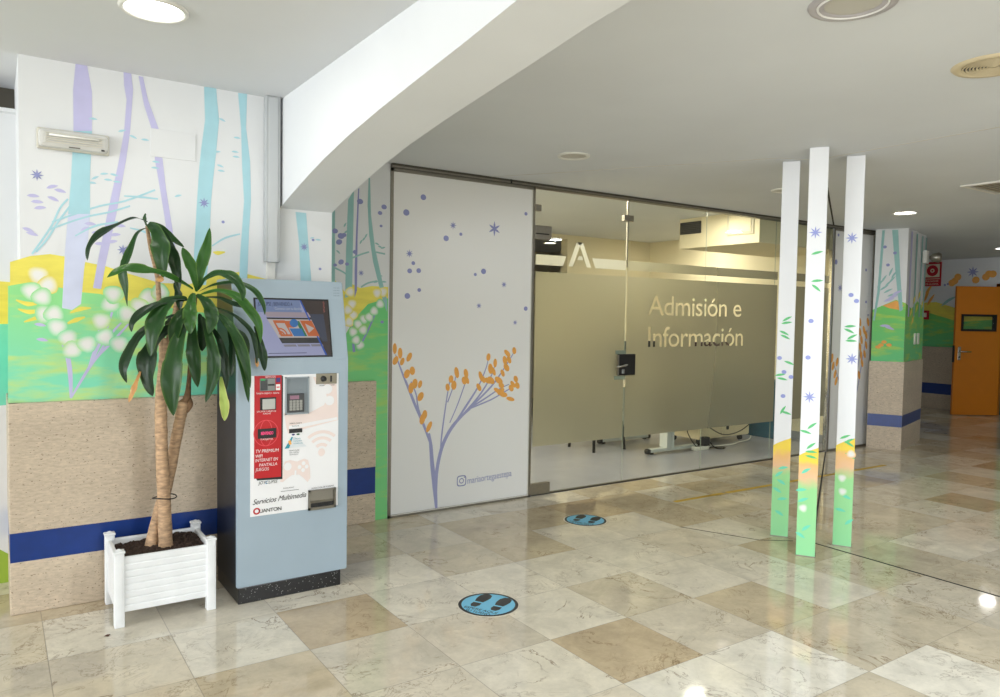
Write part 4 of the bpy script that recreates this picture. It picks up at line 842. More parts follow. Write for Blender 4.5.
gp = thing('window_1', 'fixed glass wall lettered Admision e Informacion in frosted film', 'glass partition', (6.4, YP, 0)); gp['kind'] = 'structure'
for xa, xb in ((X1+.004, X2-.003), (X2+.003, X3-.005), (X3+.003, X4)): pane(xa, xb, .012, ZR, gp)
m = MB()
t1 = fit_text('Admisión e', 5.115, 6.475, 1.565, .185, .95); t2 = fit_text('Información', 5.125, 6.515, 1.262, .19, .95)
xs = X3+.045
film_sheet(m, (X1+.014, ZF0, xs, ZF1), [t1, t2]); film_sheet(m, (X1+.014, ZB0, xs, ZB1)); film_sheet(m, (X3+.12, ZF0, X4-.03, ZF1)); film_sheet(m, (X3+.12, ZB0, X4-.03, ZB1)); m.build('frosted_film', gp)
m = MB(); m.box((4.772, YP-.012, 2.42), (4.888, YP+.03, 2.475), ALU, bev=.003); m.build('patch_fitting', gp)
m = MB(); m.box((4.824, YP+.0, 2.0), (4.836, YP+.018, 2.42), ALU); m.box((4.824, YP+.0, 2.475), (4.836, YP+.018, ZR), ALU); m.build('jamb_bar', gp)
m = MB(); m.box((8.058, YP-.012, 0), (8.088, YP+.03, ZR), CHROME); m.build('jamb_bar', gp)

# ---------------------------------------------------------------- office behind the glass
VIN = mat('grey vinyl floor', rgb(150, 152, 162), .3, noise=.06, nscale=5)
OZ = 2.72
m = MB(); m.box((2.3, YP+.03, -.05), (9.1, 11.2, 0), VIN); struct(m.build('floor'))
m = MB(); m.box((2.3, YP+.06, OZ), (9.1, 11.2, OZ+.1), CEILR); office_ceiling = struct(m.build('ceiling'))
m = MB(); m.box((2.3, 8.5, 0), (6.3, 8.65, OZ), OFFW); m.box((6.92, 8.5, 0), (9.1, 8.65, OZ), OFFW); m.box((6.3, 8.5, 2.66), (6.92, 8.65, OZ), OFFW); struct(m.build('wall_back'))
m = MB(); m.box((2.2, YP+.06, 0), (2.3, 11.2, OZ), OFFW); struct(m.build('wall_office'))
m = MB(); m.box((8.6, YP+.06, 0), (8.7, 11.2, OZ), OFFW); m.box((8.57, YP+.07, 0), (8.6, 8.5, .1), mat('grey skirting', rgb(150, 152, 156), .5)); struct(m.build('wall_right'))
m = MB(); m.box((2.3, 11.1, 0), (9.1, 11.2, OZ), OFFW); struct(m.build('wall_corridor'))
m = MB(); m.box((2.3, 8.46, 0), (6.3, 8.5, .1), MATS['grey skirting']); struct(m.build('baseboard_back'))
m = MB(); m.box((6.83, YP+.075, 2.37), (8.6, 6.27, OZ), OFFW); bulk = struct(m.build('trim_4'))
m = MB(); m.box((6.815, 5.94, 2.535), (6.83, 6.25, 2.675), BLACK)
for k in range(6): m.box((6.806, 5.945, 2.55+k*.021), (6.816, 6.245, 2.556+k*.021), DKG)
tag(m.build('vent_grille'), 'small black slatted vent on cream box inside office', 'vent')
HATCH = mat('grey hatch cover', rgb(196, 188, 166), .5)
m = MB(); m.box((6.818, 5.205, 2.47), (6.833, 5.56, 2.70), HATCH, bev=.004); m.box((6.812, 5.235, 2.5), (6.82, 5.53, 2.69), OFFW, bev=.003)
for yy in (5.25, 5.51): m.lathe([(.005, 0), (.004, .003), (0, .003)], ALUD, (6.812, yy, 2.67), 8, Matrix.Rotation(-PI/2, 3, 'Y'))
tag(m.build('access_hatch'), 'square access hatch on cream ceiling box inside office', 'hatch')

def downlight(x, y, z, r, lit, label, name='ceiling_downlight', group=None, glow=GLOW, wide=.02):
    t = thing(name, label, 'ceiling light', (x, y, z), group)
    m = MB(); m.lathe([(r-wide-.004, -.001), (r-wide, -.010), (r-.006, -.012), (r, -.004), (r, .002)], WHITEP, (x, y, z)); m.build('rim', t)
    m = MB(); m.lathe([(0, -.003), (r*.5, -.003), (r-wide-.003, -.003)], glow if lit else mat('unlit lamp diffuser', rgb(190, 187, 178), .5), (x, y, z)); m.build('diffuser', t)
    return t
def lamp(x, y, z, power, size, col=(1, .96, .9)):
    ld = bpy.data.lights.new('lamp_light', 'AREA'); ld.shape = 'DISK'; ld.size = size; ld.energy = power; ld.color = col
    o = bpy.data.objects.new('lamp_light', ld); o.location = (x, y, z); C.objects.link(o); return o
p = on_z(154, 9, ZL); downlight(p.x, p.y, ZL, .135, True, 'bright round ceiling light above the painted trunk wall'); lamp(p.x, p.y, ZL-.03, 5, .2)
p = on_z(573.5, 155.5, ZC); downlight(p.x, p.y, ZC, .113, False, 'unlit round ceiling light nearest the glass door')
p = on_z(785, 190, ZC); downlight(p.x, p.y, ZC, .113, False, 'unlit round ceiling light partly hidden behind white poles')
p = on_z(905, 212.5, ZC); downlight(p.x, p.y, ZC, .122, True, 'lit round ceiling light in front of the far painted pillar'); lamp(p.x, p.y, ZC-.03, 3, .2)
p = on_z(1004, 248, ZC); downlight(p.x, p.y, ZC, .13, True, 'lit round ceiling light before the orange door'); lamp(p.x, p.y, ZC-.03, 2, .2)
# large unlit ring lamp overhead
p = on_z(853, 3.5, ZC); r = .147; t = thing('ceiling_downlight', 'large unlit round ceiling light with grey double ring near the arch', 'ceiling light', (p.x, p.y, ZC))
LIL = mat('lilac grey ring', rgb(178, 174, 178), .4)
m = MB(); m.lathe([(r*.8, -.006), (r*.84, -.009), (r*.97, -.008), (r, 0)], LIL, (p.x, p.y, ZC)); m.lathe([(r*.63, -.003), (r*.65, -.006), (r*.73, -.008), (r*.76, -.006)], LIL, (p.x, p.y, ZC)); m.build('outer_ring', t)
m = MB(); m.lathe([(r*.74, -.005), (r*.755, -.011), (r*.785, -.011), (r*.80, -.005)], mat('white ring', rgb(236, 236, 236), .3), (p.x, p.y, ZC)); m.build('inner_ring', t)
m = MB(); m.lathe([(0, -.002), (r*.4, -.002), (r*.67, -.002)], MATS['unlit lamp diffuser'], (p.x, p.y, ZC)); m.build('diffuser', t)
# round air diffuser
p = on_z(994, 64.8, ZC); r = .160; BEI = mat('yellowed beige plastic', rgb(204, 190, 158), .45); t = thing('air_diffuser', 'round beige ceiling air diffuser with concentric rings', 'air vent', (p.x, p.y, ZC))
m = MB(); m.lathe([(r*.74, -.004), (r*.78, -.010), (r*.94, -.010), (r, 0)], BEI, (p.x, p.y, ZC)); m.build('rim', t)
m = MB(); m.lathe([(0, -.0015), (r*.76, -.0015)], BLACK, (p.x, p.y, ZC))
for k in range(8): q_ = r*(.13+k*.08); m.lathe([(q_, -.003), (q_+.001, -.009), (q_+.0065, -.009), (q_+.0055, -.003)], BEI, (p.x, p.y, ZC))
m.lathe([(0, -.010), (r*.1, -.009), (r*.12, -.003)], BEI, (p.x, p.y, ZC)); m.build('rings', t)
# square ceiling grille
t = thing('ceiling_vent', 'square white slatted ceiling vent beyond the round diffuser', 'air vent', (6.75, 2.65, ZC))
m = MB(); x0, x1, y0, y1 = 6.45, 7.05, 2.35, 2.95
m.box((x0, y0, ZC-.012), (x1, y0+.04, ZC), WHITEP); m.box((x0, y1-.04, ZC-.012), (x1, y1, ZC), WHITEP); m.box((x0, y0+.04, ZC-.012), (x0+.04, y1-.04, ZC), WHITEP); m.box((x1-.04, y0+.04, ZC-.012), (x1, y1-.04, ZC), WHITEP); m.build('frame', t)
m = MB(); m.box((x0+.03, y0+.03, ZC-.001), (x1-.03, y1-.03, ZC), BLACK)
for k in range(12): yy = y0+.06+k*.042; m.box((x0+.03, yy, ZC-.01), (x1-.03, yy+.016, ZC-.002), mat('aged cream slats', rgb(170, 162, 144), .5))
m.build('slats', t)
# unseen office lamps, added to light film and back wall; first mirrored in floor
m = MB()
for x, y, e in ((6.4, 5.46, 12), (4.5, 5.46, 13), (5.4, 5.46, 15), (3.0, 7.2, 110), (8.0, 7.12, 24)):
    m.lathe([(0, -.004), (.09, -.004), (.1, -.004)], GLOWW, (x, y, OZ)); m.lathe([(.1, -.004), (.106, -.012), (.12, -.004), (.12, 0)], WHITEP, (x, y, OZ)); lamp(x, y, OZ-.03, e, .2, (1, .92, .78))
m.build('unseen_lamps', office_ceiling)
q_ = on_y(556, 239, 9.6); downlight(7.45, 9.6, OZ, .12, True, 'lit ceiling light seen through the dark opening in office', glow=GLOWW)
# furniture whose feet show under the film
def office_chair(cx_, cy_, w_, d_, label):
    t = thing('visitor_chair', label, 'chair', (cx_, cy_, 0), 'chairs in the office')
    for sx in (-1, 1):
        for sy in (-1, 1):
            m = MB(); m.tube([(cx_+sx*(w_/2+.015), cy_+sy*(d_/2+.02), 0), (cx_+sx*w_/2, cy_+sy*d_/2, .25), (cx_+sx*(w_/2-.03), cy_+sy*(d_/2-.03), .44)], [.017, .017, .017], BLACK, 8); m.build('leg', t)
    m = MB(); m.box((cx_-w_/2-.01, cy_-d_/2, .43), (cx_+w_/2+.01, cy_+d_/2, .49), mat('dark chair fabric', rgb(48, 44, 46), .9), bev=.02); m.build('seat', t)
    m = MB(); m.prism([(cx_-w_/2, cy_+d_/2-.03, .49), (cx_-w_/2, cy_+d_/2+.02, .49), (cx_-w_/2, cy_+d_/2+.1, .86), (cx_-w_/2, cy_+d_/2+.06, .86)], (w_, 0, 0), MATS['dark chair fabric']); m.build('backrest', t)
    return t
office_chair(5.84, 6.56, .44, .40, 'dark visitor chair behind frosted door, only slanted black legs visible')
office_chair(6.78, 7.35, .42, .40, 'dark chair behind reception desk, only dark feet visible')
desk = thing('reception_desk', 'pale desk behind frosted glass standing on grey T shaped leg', 'desk', (6.45, 6.0, 0))
DG = mat('pale grey desk metal', rgb(204, 210, 208), .4, noise=.02)
def desk_leg(xa, xb, yy):
    m = MB(); m.box((xa, yy-.035, .022), (xb, yy+.035, .062), DG, bev=.01); m.box((xa-.05, yy-.033, .006), (xa+.01, yy+.033, .066), BLACK, bev=.02); m.box((xb-.01, yy-.033, .006), (xb+.05, yy+.033, .066), BLACK, bev=.02); m.box((xa+.02, yy-.015, 0), (xa+.06, yy+.015, .03), BLACK); m.box((xb-.06, yy-.015, 0), (xb-.02, yy+.015, .03), BLACK)
    xm = xa+.27; m.box((xm-.045, yy-.06, .06), (xm+.02, yy+.06, .72), DG, bev=.006); m.box((xm+.03, yy-.05, .06), (xm+.085, yy+.05, .72), DG, bev=.006); m.box((xm+.02, yy-.02, .06), (xm+.03, yy+.02, .72), GREYT); return m.build('leg', desk)
desk_leg(6.08, 6.85, 5.95); desk_leg(6.08, 6.85, 6.75)
m = MB(); m.box((6.1, 5.75, .72), (6.98, 6.95, .75), mat('pale desk laminate', rgb(214, 204, 180), .5), bev=.004); m.build('desktop', desk)
t = thing('computer_monitor', 'black computer monitor seen through the Informacion lettering', 'monitor', (5.96, 6.02, .72))
m = MB(); m.box((5.72, 6.0, .9), (6.2, 6.04, 1.278), BLACK, bev=.006); m.build('screen', t); m = MB(); m.box((6.06, 6.04, .755), (6.14, 6.06, 1.05), BLACK); m.box((6.01, 5.95, .75), (6.19, 6.12, .762), BLACK, bev=.004); m.build('stand', t)
t = thing('computer_monitor', 'dark red backed monitor behind the end of the Informacion lettering', 'monitor', (7.4, 6.0, .75))
DRED = mat('dark maroon plastic', rgb(60, 16, 30), .4)
m = MB(); m.box((7.05, 6.2, .93), (7.72, 6.24, 1.25), DRED, bev=.006); m.build('screen', t); m = MB(); m.box((7.43, 6.24, .72), (7.53, 6.27, 1.05), BLACK); m.box((7.36, 6.16, .72), (7.6, 6.34, .735), BLACK, bev=.004); m.build('stand', t)
cab = thing('cabinet', 'low cream wheeled cabinet below the frosted film in office', 'cabinet', (7.4, 6.25, 0)); CRM = mat('cream cabinet enamel', rgb(222, 210, 178), .45)
m = MB(); m.box((7.02, 6.05, .075), (7.95, 6.6, .72), CRM, bev=.006); m.build('body', cab)
m = MB(); m.box((7.03, 6.035, .09), (7.42, 6.05, .705), CRM, bev=.003); m.build('door', cab); m = MB(); m.box((7.44, 6.035, .09), (7.94, 6.05, .705), CRM, bev=.003); dr = m.build('door', cab)
m = MB(); m.box((7.5, 6.015, .17), (7.53, 6.036, .4), BLACK, bev=.003); m.build('handle', dr)
for x in (7.1, 7.87):
    for yy in (6.12, 6.52): m = MB(); m.tube([(x-.012, yy, .037), (x+.012, yy, .037)], .037, BLACK, 14); m.box((x-.018, yy-.02, .05), (x+.018, yy+.02, .08), DKG); m.build('caster', cab)
m = MB(); m.box((6.72, 5.83, 0), (6.95, 5.9, .045), WHITEP, bev=.006); 
for k in range(4): m.box((6.745+k*.05, 5.845, .044), (6.785+k*.05, 5.885, .047), DKG)
tag(m.build('power_strip'), 'white power strip on office floor beside the desk foot', 'power strip')
m = MB(); m.box((6.86, 5.82, .045), (6.95, 5.9, .15), BLACK, bev=.008); tag(m.build('power_adapter'), 'black power adapter block on the white power strip', 'adapter')
def cable(pts, r_, m_, label, rest=True):
    ps, _ = smooth_path([Vector(p) for p in pts], [0]*len(pts), 6); mb = MB(); mb.tube(ps, r_, m_, 6); return tag(mb.build('cable'), label, 'cable', None)
cable([(6.62, 5.9, .3), (6.64, 5.88, .2), (6.7, 5.86, .1), (6.76, 5.86, .05)], .006, BLACK, 'short black cable dropping from desk to power strip')
cable([(6.965, 5.85, .1), (7.02, 5.8, .02), (7.12, 5.76, .008), (7.2, 5.82, .008), (7.08, 5.9, .008), (6.98, 5.84, .02)], .008, BLACK, 'tangled black cable coiled on the office floor')
cable([(6.92, 5.88, .02), (7.1, 5.93, .008), (7.4, 5.9, .008), (7.65, 5.96, .012), (7.9, 6.0, .02), (8.0, 6.05, .05)], .008, WHITEP, 'white cable lying along foot of cream cabinet')
cable([(6.98, 6.0, .34), (7.15, 5.99, .22), (7.4, 5.99, .12), (7.7, 5.99, .14), (7.96, 6.0, .26), (8.0, 6.02, .4)], .006, BLACK, 'black cable sagging across front of cream cabinet')
m = MB(); m.box((8.3, 5.9, 0), (8.56, 6.4, .75), mat('petrol blue cabinet', rgb(44, 92, 112), .5), bev=.006); m.box((8.29, 5.92, .05), (8.3, 6.38, .7), MATS['petrol blue cabinet'], bev=.002); tag(m.build('cabinet'), 'petrol blue storage box behind glass seen between white poles', 'cabinet')

# ---------------------------------------------------------------- floor stickers and line
def footprint_sticker(cx_, cy_, r_, label, toe, right, m_blue):
    o = thing('floor_sticker', label, 'floor sticker', (cx_, cy_, 0), 'footprint queue stickers')
    m = MB(); m.lathe([(0, .0012), (r_*.5, .0012), (r_, .0012), (r_*1.01, 0)], mat('white sticker rim', rgb(214, 206, 190), .4), (cx_, cy_, .0004), 48, smooth=False); m.build('disc', o)
    c = Vector((cx_, cy_, 0)); G = Paint((0, 0, 0), (0, 0, 1), .0003, .0020); n = 48
    def cir(rr, mm, l): G.mb.add(G.up([c+Vector((rr*math.cos(2*PI*k/n), rr*math.sin(2*PI*k/n), 0)) for k in range(n)], l), [tuple(range(n))], mm)
    cir(r_*.965, PBLK, 0); cir(r_*.865, m_blue, 1)
    # shoe soles: toe points along the vector toe, set side by side along right
    def sole(u, v):
        o2 = c + right*u + toe*v
        f1 = [(-.026,-.012),(-.036,.03),(-.036,.075),(-.02,.105),(.005,.11),(.028,.092),(.036,.055),(.03,.015),(.024,-.012)]
        h1 = [(-.024,-.028),(.024,-.028),(.026,-.06),(.014,-.085),(-.012,-.085),(-.026,-.06)]
        k = r_/.168
        for poly in (f1, h1): G.wpoly([o2 + right*(x*k)+toe*(y*k) for x, y in poly], mat('sole print black', rgb(40, 40, 42), .5), 2)
    sole(-r_*.36, r_*.12); sole(r_*.36, r_*.12)
    for body, v, w_ in (('ESPERE AQUÍ', -.60, 1.15), ('SU TURNO', -.80, .85)): G.text(body, c-right*(r_*w_/2)+toe*(r_*v), right, toe, r_*w_, r_*.14, PBLK, 2, bold=.012)
    G.build('print', o); return o
sc1 = on_z(488.3, 604.6); toe = (on_z(486, 598.5)-on_z(477.5, 604.8)); toe.z = 0; toe.normalize(); rt_ = Vector((toe.y, -toe.x, 0))
BL1 = mat('sky blue vinyl', rgb(112, 194, 230), .4)
footprint_sticker(sc1.x, sc1.y, .166, 'round blue footprint sticker on floor nearest the kiosk', toe, rt_, BL1)
sc2 = on_z(585.4, 520.2); footprint_sticker(sc2.x, sc2.y, .164, 'round blue footprint sticker on floor in front of glass door', toe, rt_, BL1)
YL = mat('yellow floor tape', rgb(204, 168, 40), .5, noise=.15, nscale=12)
m = MB(); strip(m, (4.71, 4.30), (5.32, 4.29), .045, 0.0003, YL, .001); strip(m, (5.36, 4.29), (7.9, 4.25), .045, 0.0003, YL, .001); tag(m.build('floor_line'), 'yellow tape line on floor along the glass front', 'floor marking')

# ---------------------------------------------------------------- three white poles with painted feet
POLEW = mat('white lacquered pole', rgb(236, 238, 242), .3, noise=.01)
def fade_paint(name, z0, z1, stops):
    mm = bpy.data.materials.new(name); mm.use_nodes = True; nt = mm.node_tree; N = nt.nodes.new; L = nt.links.new; b = nt.nodes['Principled BSDF']; b.inputs['Roughness'].default_value = .35
    g = N('ShaderNodeNewGeometry'); s = N('ShaderNodeSeparateXYZ'); L(g.outputs['Position'], s.inputs[0]); n = N('ShaderNodeTexNoise'); n.inputs['Scale'].default_value = 9; L(g.outputs['Position'], n.inputs['Vector'])
    ad = N('ShaderNodeMath'); ad.operation = 'MULTIPLY_ADD'; ad.inputs[1].default_value = .1; L(n.outputs['Fac'], ad.inputs[0]); L(s.outputs['Z'], ad.inputs[2])
    mr = N('ShaderNodeMapRange'); mr.inputs['From Min'].default_value = z0+.05; mr.inputs['From Max'].default_value = z1+.05; L(ad.outputs[0], mr.inputs['Value'])
    cr_ = N('ShaderNodeValToRGB'); el = cr_.color_ramp.elements; el[0].position, el[0].color = stops[0]; el[1].position, el[1].color = stops[-1]
    for p_, c_ in stops[1:-1]: e_ = el.new(p_); e_.color = c_
    L(mr.outputs[0], cr_.inputs[0]); L(cr_.outputs[0], b.inputs['Base Color']); MATS[name] = mm; return mm
def pole(pl, pr, ybot_paint, label, marks, zy):
    A0 = on_z(*pl); B0 = on_z(*pr); mid = (A0+B0)/2; d = Vector((mid.x, mid.y, 0)).normalized(); wv = .114
    ang = math.atan2(-d.x, d.y) - math.radians(1); ex = Vector((math.cos(ang), math.sin(ang), 0)); ey = Vector((-ex.y, ex.x, 0))
    t = thing('pole', label, 'pole', (mid.x, mid.y, 0), 'white painted poles'); W2 = wv/2; cen = mid + ey*W2
    Mx = Matrix((ex, ey, Vector((0, 0, 1)))).transposed().to_4x4(); Mx.translation = cen
    m = MB(); m.box((-W2, -W2, 0), (W2, W2, ZC), POLEW, Mx, bev=.004); m.box((-W2-.004, -W2-.004, 0), (W2+.004, W2+.004, .006), ALU, Mx); m.build('shaft', t)
    fp = fade_paint('pole foot paint '+str(len(MATS)), 0, zy, [(0, rgb(150, 222, 164)), (.66, rgb(156, 220, 150)), (.76, rgb(236, 192, 150)), (.87, rgb(240, 190, 120)), (.92, rgb(246, 214, 70)), (1, rgb(246, 214, 70))])
    m = MB(); q = W2+.0006; s4 = [(-q, -q), (q, -q), (q, q), (-q, q)]
    for i in range(4):
        a_, b2 = s4[i], s4[(i+1) % 4]; k = 8; top = [zy+.012*math.sin(i*1.9+j*.9) for j in range(k+1)]
        if i == 0: top = [zy-.03+.06*(j/k)**.8 for j in range(k+1)]
        vs = [Mx @ Vector((a_[0]+(b2[0]-a_[0])*j/k, a_[1]+(b2[1]-a_[1])*j/k, zz)) for zz_ in (0, 1) for j in range(k+1) for zz in ((.006 if zz_ == 0 else top[j]),)]
        m.add(vs, [(j, j+1, k+1+j+1, k+1+j) for j in range(k)], fp)
    m.build('foot_paint', t)
    SPF = spray_over(fp); G = Paint(cen-ey*W2, -ey, .0005, .0012); GL = mat('fresh green paint', rgb(98, 200, 128), .5); SB = mat('soft blue paint', rgb(150, 160, 222), .5); AQ = mat('aqua paint', rgb(112, 220, 190), .5)
    for kind, x, y, a_ in marks:
        if kind == 'l': G.leaf(x, y, .036, .0105, a_, GL, 1)
        elif kind == 'a': G.leaf(x, y, .034, .013, a_, AQ, 1)
        elif kind == 'd': G.ell(x, y, .016, .014, 0, SB, 1)
        elif kind == 's': G.star(x, y, .04, SB, 1, th=.13)
        elif kind == 'w': G.dot(x, y, .03, SPF, 2)
    G.build('painted_print', t)
pole((771,535.8), (787,537.3), 0, 'white painted pole nearest the glass door with yellow and green foot',
     [('l',787,319,30),('l',786.5,323,10),('l',784,333,-25),('l',785,337,-25),('d',779.5,358,0),('l',789,363,-20),('d',784,372,0),('l',780,375,10),('l',782,379,-10),('d',783,396,0),('l',783,410,60),('l',786,413,-15),('a',783,468,15),('a',779,474,40),('a',781,482,-30),('a',777,490,-30),('a',782,499,10),('a',779,513,-30),('d',791,377,0)], .68)
pole((796.3,555.5), (814,557.5), 0, 'white painted pole standing foremost of the three beside the floor joint',
     [('s',815.5,232.5,0),('l',817,253,15),('l',817,281,5),('l',816,288,-40),('d',811,321,0),('d',808,357.5,0),('s',809.5,397,0),('l',812,426,40),('l',805.5,432,-15),('l',811,446,40),('l',811,452,0),('l',811,457,-10),('a',806,471,35),('w',803,508,0),('a',801,490,10),('a',803,500,25),('a',806,528,40),('a',800,535,-30)], .69)
pole((831.8,545.4), (851.4,547.5), 0, 'white painted pole farthest toward the orange door with white foot dots',
     [('s',852,238,0),('d',851,295,0),('l',850,326.5,5),('l',849,331,-25),('l',852,337,30),('l',851,341,0),('s',852,359,0),('l',845,437,25),('l',849,441,30),('l',849,444,-30),('d',856.5,301,0),('l',850,456,-30),('w',851,454,0),('w',842,478,0),('w',842.5,491.5,0),('a',840,510,-10),('a',849,522,40),('a',846,497,-20)], .72)

# ---------------------------------------------------------------- far pillar, corridor and orange door
PA, PB, PCc = Vector((8.80, 4.96, 0)), Vector((8.95, 4.645, 0)), Vector((9.95, 4.93, 0)); PDd = PA+(PCc-PB)
pm = MB(); pm.prism([PA, PB, PCc, PDd], (0, 0, ZC+.1), WALL); pillar = struct(pm.build('pillar'))
def outset(k):
    c = (PA+PB+PCc+PDd)/4; ab = (PB-PA).normalized(); bc = (PCc-PB).normalized(); return [PA-bc*k-ab*k, PB-bc*k+ab*k, PCc+bc*k+ab*k, PDd+bc*k-ab*k]
for z0, z1, mm, k, nm in ((0, .278, TRAV, .012, 'stone_cladding'), (.422, 1.06, TRAV, .012, 'stone_cladding'), (.278, .422, BLUE, .010, 'blue_band')):
    ps = outset(k); m = MB(); m.prism([p+Vector((0, 0, z0)) for p in ps], (0, 0, z1-z0), mm); m.build(nm, pillar)
nl = Vector((PA-PB)); nl = Vector((-(PB-PA).y, (PB-PA).x, 0)).normalized(); nl = nl if nl.dot(PA) < 0 else -nl
nr_ = Vector(((PCc-PB).y, -(PCc-PB).x, 0)).normalized(); nr_ = nr_ if nr_.y < 0 else -nr_
def pl_(u, z): return PA+(PB-PA)*u+Vector((0, 0, z))
def pr_(u, z): return PB+(PCc-PB)*u+Vector((0, 0, z))
GR3 = mural_green('pillar green paint', 1.05, 1.7, rgb(110, 206, 140), rgb(124, 208, 110), rgb(190, 214, 90))
U = Paint(PA, nl, .0015, .0015)
U.wpoly([pl_(0, 1.06), pl_(1, 1.06), pl_(1, 1.76), pl_(.7, 1.8), pl_(.35, 1.74), pl_(0, 1.68)], GR3, 0)
U.wpoly([pl_(.3, 1.73), pl_(.7, 1.79), pl_(.95, 1.73), pl_(.8, 1.68), pl_(.5, 1.7)], ORG, 1)
U.wpoly([pl_(.2, 2.63), pl_(.28, 2.63), pl_(.2, 1.9), pl_(.08, 1.55), pl_(.02, 1.55), pl_(.12, 1.9)], TEALD, 2); U.wpoly([pl_(.5, 2.63), pl_(.68, 2.63), pl_(.8, 2.1), pl_(.92, 1.68), pl_(.82, 1.66), pl_(.66, 2.1)], TEALD, 2)
for x, y, a_ in ((888,265,0),(895,253,0),(885,247,10)): U.ell(x, y, .02, .018, 0, BLUEP, 3)
for x, y, a_ in ((884,288,35),(888,284,50),(892,280,50),(894,275,60),(888,291,30),(892,295,20),(884,279,60),(891,272,70),(896,295,40),(880,284,60)): U.leaf(x, y, .055, .014, a_, TEALD, 3)
for x, y, a_ in ((893,297,25),(897,293,30),(889,300,20),(885,326,0),(889,328,-20)): U.leaf(x, y, .06, .02, a_, LAV, 3)
for x, y in ((881,345),(884,342),(889,345),(878,347)): U.ell(x, y, .03, .02, 0, ORG, 3)
U.build('mural', pillar)
U = Paint(PB, nr_, .0015, .0015)
U.wpoly([pr_(0, 1.06), pr_(1, 1.06), pr_(1, 1.72), pr_(.6, 1.8), pr_(.3, 1.7), pr_(0, 1.76)], GR3, 0)
for u in (.12, .4, .7, .92): U.wpoly([pr_(u, 2.62), pr_(u+.08, 2.62), pr_(u+.05, 1.6), pr_(u-.02, 1.6)], LAV if u < .3 else TEALD, 2)
for u, z in ((.2, 1.6), (.35, 1.75), (.5, 1.65), (.62, 1.82), (.8, 1.7), (.3, 1.5)):
    U.wpoly([pr_(u, z), pr_(u+.1, z+.05), pr_(u+.12, z+.12), pr_(u+.02, z+.08)], YEL, 3)
U.build('mural', pillar)
for k, (u, z) in enumerate(((.5, 1.33), (.68, 1.33))):
    p = pr_(u, z)+nr_*.001; m = MB(); m.box((-.035, -.02, -.07), (.035, 0, .07), WHITEP, Matrix.Translation(p) @ Matrix.Rotation(math.atan2((PCc-PB).y, (PCc-PB).x), 4, 'Z'), bev=.006)
    tag(m.build('wall_switch'), ('small white switch plate on shaded pillar face, closer to the bright corner', 'small white switch plate on shaded pillar face, farther from the bright corner')[k], 'switch', 'switch plates on the far pillar')
t = thing('emergency_spotlight', 'small white twin spotlight fixed high on far pillar edge', 'spotlight', pr_(.85, 2.35))
p = pr_(.8, 2.36)+nr_*.01; R4 = Matrix.Translation(p) @ Matrix.Rotation(math.atan2((PCc-PB).y, (PCc-PB).x), 4, 'Z')
m = MB(); m.box((-.08, -.05, -.08), (.08, .0, .08), WHITEP, R4, bev=.01); m.build('housing', t)
m = MB(); m.lathe([(0, .13), (.05, .13), (.065, .10), (.05, .03), (.02, 0)], ALU, (R4 @ Vector((.1, -.05, 0))), 20, (Matrix.Rotation(PI*.5, 3, 'X') @ Matrix.Rotation(.6, 3, 'Y'))); m.build('lamp_head', t)

FX = 13.95
m = MB(); m.box((FX, 5.72, 0), (FX+.3, 8.2, ZC+.1), WALL); m.box((FX, 2.0, 2.2), (FX+.3, 5.72, ZC+.1), WALL); m.box((FX, -6, 0), (FX+.3, 4.6, ZC+.1), WALL); wf = struct(m.build('wall_far'))
m = MB(); m.box((9.0, 7.5, 0), (FX, 7.7, ZC+.1), WALL); struct(m.build('wall_corridor'))
m = MB(); m.box((FX-.03, 5.75, 0), (FX, 7.5, .26), TRAV); m.box((FX-.03, 5.75, .45), (FX, 7.5, 1.1), TRAV); m.build('stone_cladding', wf); m = MB(); m.box((FX-.027, 5.75, .26), (FX, 7.5, .45), BLUE); m.build('blue_band', wf)
V_ = Paint((FX, 0, 0), (-1, 0, 0), .002, .002)
V_.wpoly([(FX, 5.73, 1.1), (FX, 7.5, 1.1), (FX, 7.5, 1.75), (FX, 6.8, 1.78), (FX, 6.3, 1.62), (FX, 5.73, 1.7)], GR3, 0); V_.wpoly([(FX, 5.73, 1.6), (FX, 6.3, 1.55), (FX, 6.8, 1.7), (FX, 7.5, 1.68), (FX, 7.5, 1.86), (FX, 6.7, 1.9), (FX, 6.2, 1.74), (FX, 5.73, 1.82)], YEL, 1)
for x, y in ((955,281),(958,277),(976,280),(986,277),(989,274),(993,274),(952,283)): V_.ell(x, y, .06, .06, 0, ORG, 2)
V_.star(973, 272, .1, BLUEP, 2); V_.ell(945, 285, .02, .02, 0, BLUEP, 2); V_.ell(948, 284, .02, .02, 0, BLUEP, 2)
for x, y, a_ in ((950,300,30),(947,302,40),(929,290,60),(927,296,70),(931,300,60)): V_.leaf(x, y, .12, .03, a_, TEALD if x > 940 else ORG, 2)
V_.build('mural', wf)
t = thing('fire_alarm_sign', 'square red fire alarm sign high on wall beside orange door', 'sign', on_x(933, 274, FX))
sa, sb = on_x(925.3, 262.5, FX), on_x(941, 286, FX); yl, yr, z1, z0 = sa.y, sb.y, sa.z, sb.z
SR = mat('sign red', rgb(190, 22, 40), .5); SCR = mat('sign cream', rgb(232, 222, 200), .5)
m = MB(); m.box((FX-.02, yr, z0), (FX, yl, z1), SR); m.build('plate', t)
V2 = Paint((FX-.02, 0, 0), (-1, 0, 0), .002, .002); w_ = yl-yr; h_ = z1-z0; mid_ = (yl+yr)/2; zm = z0+h_*.64
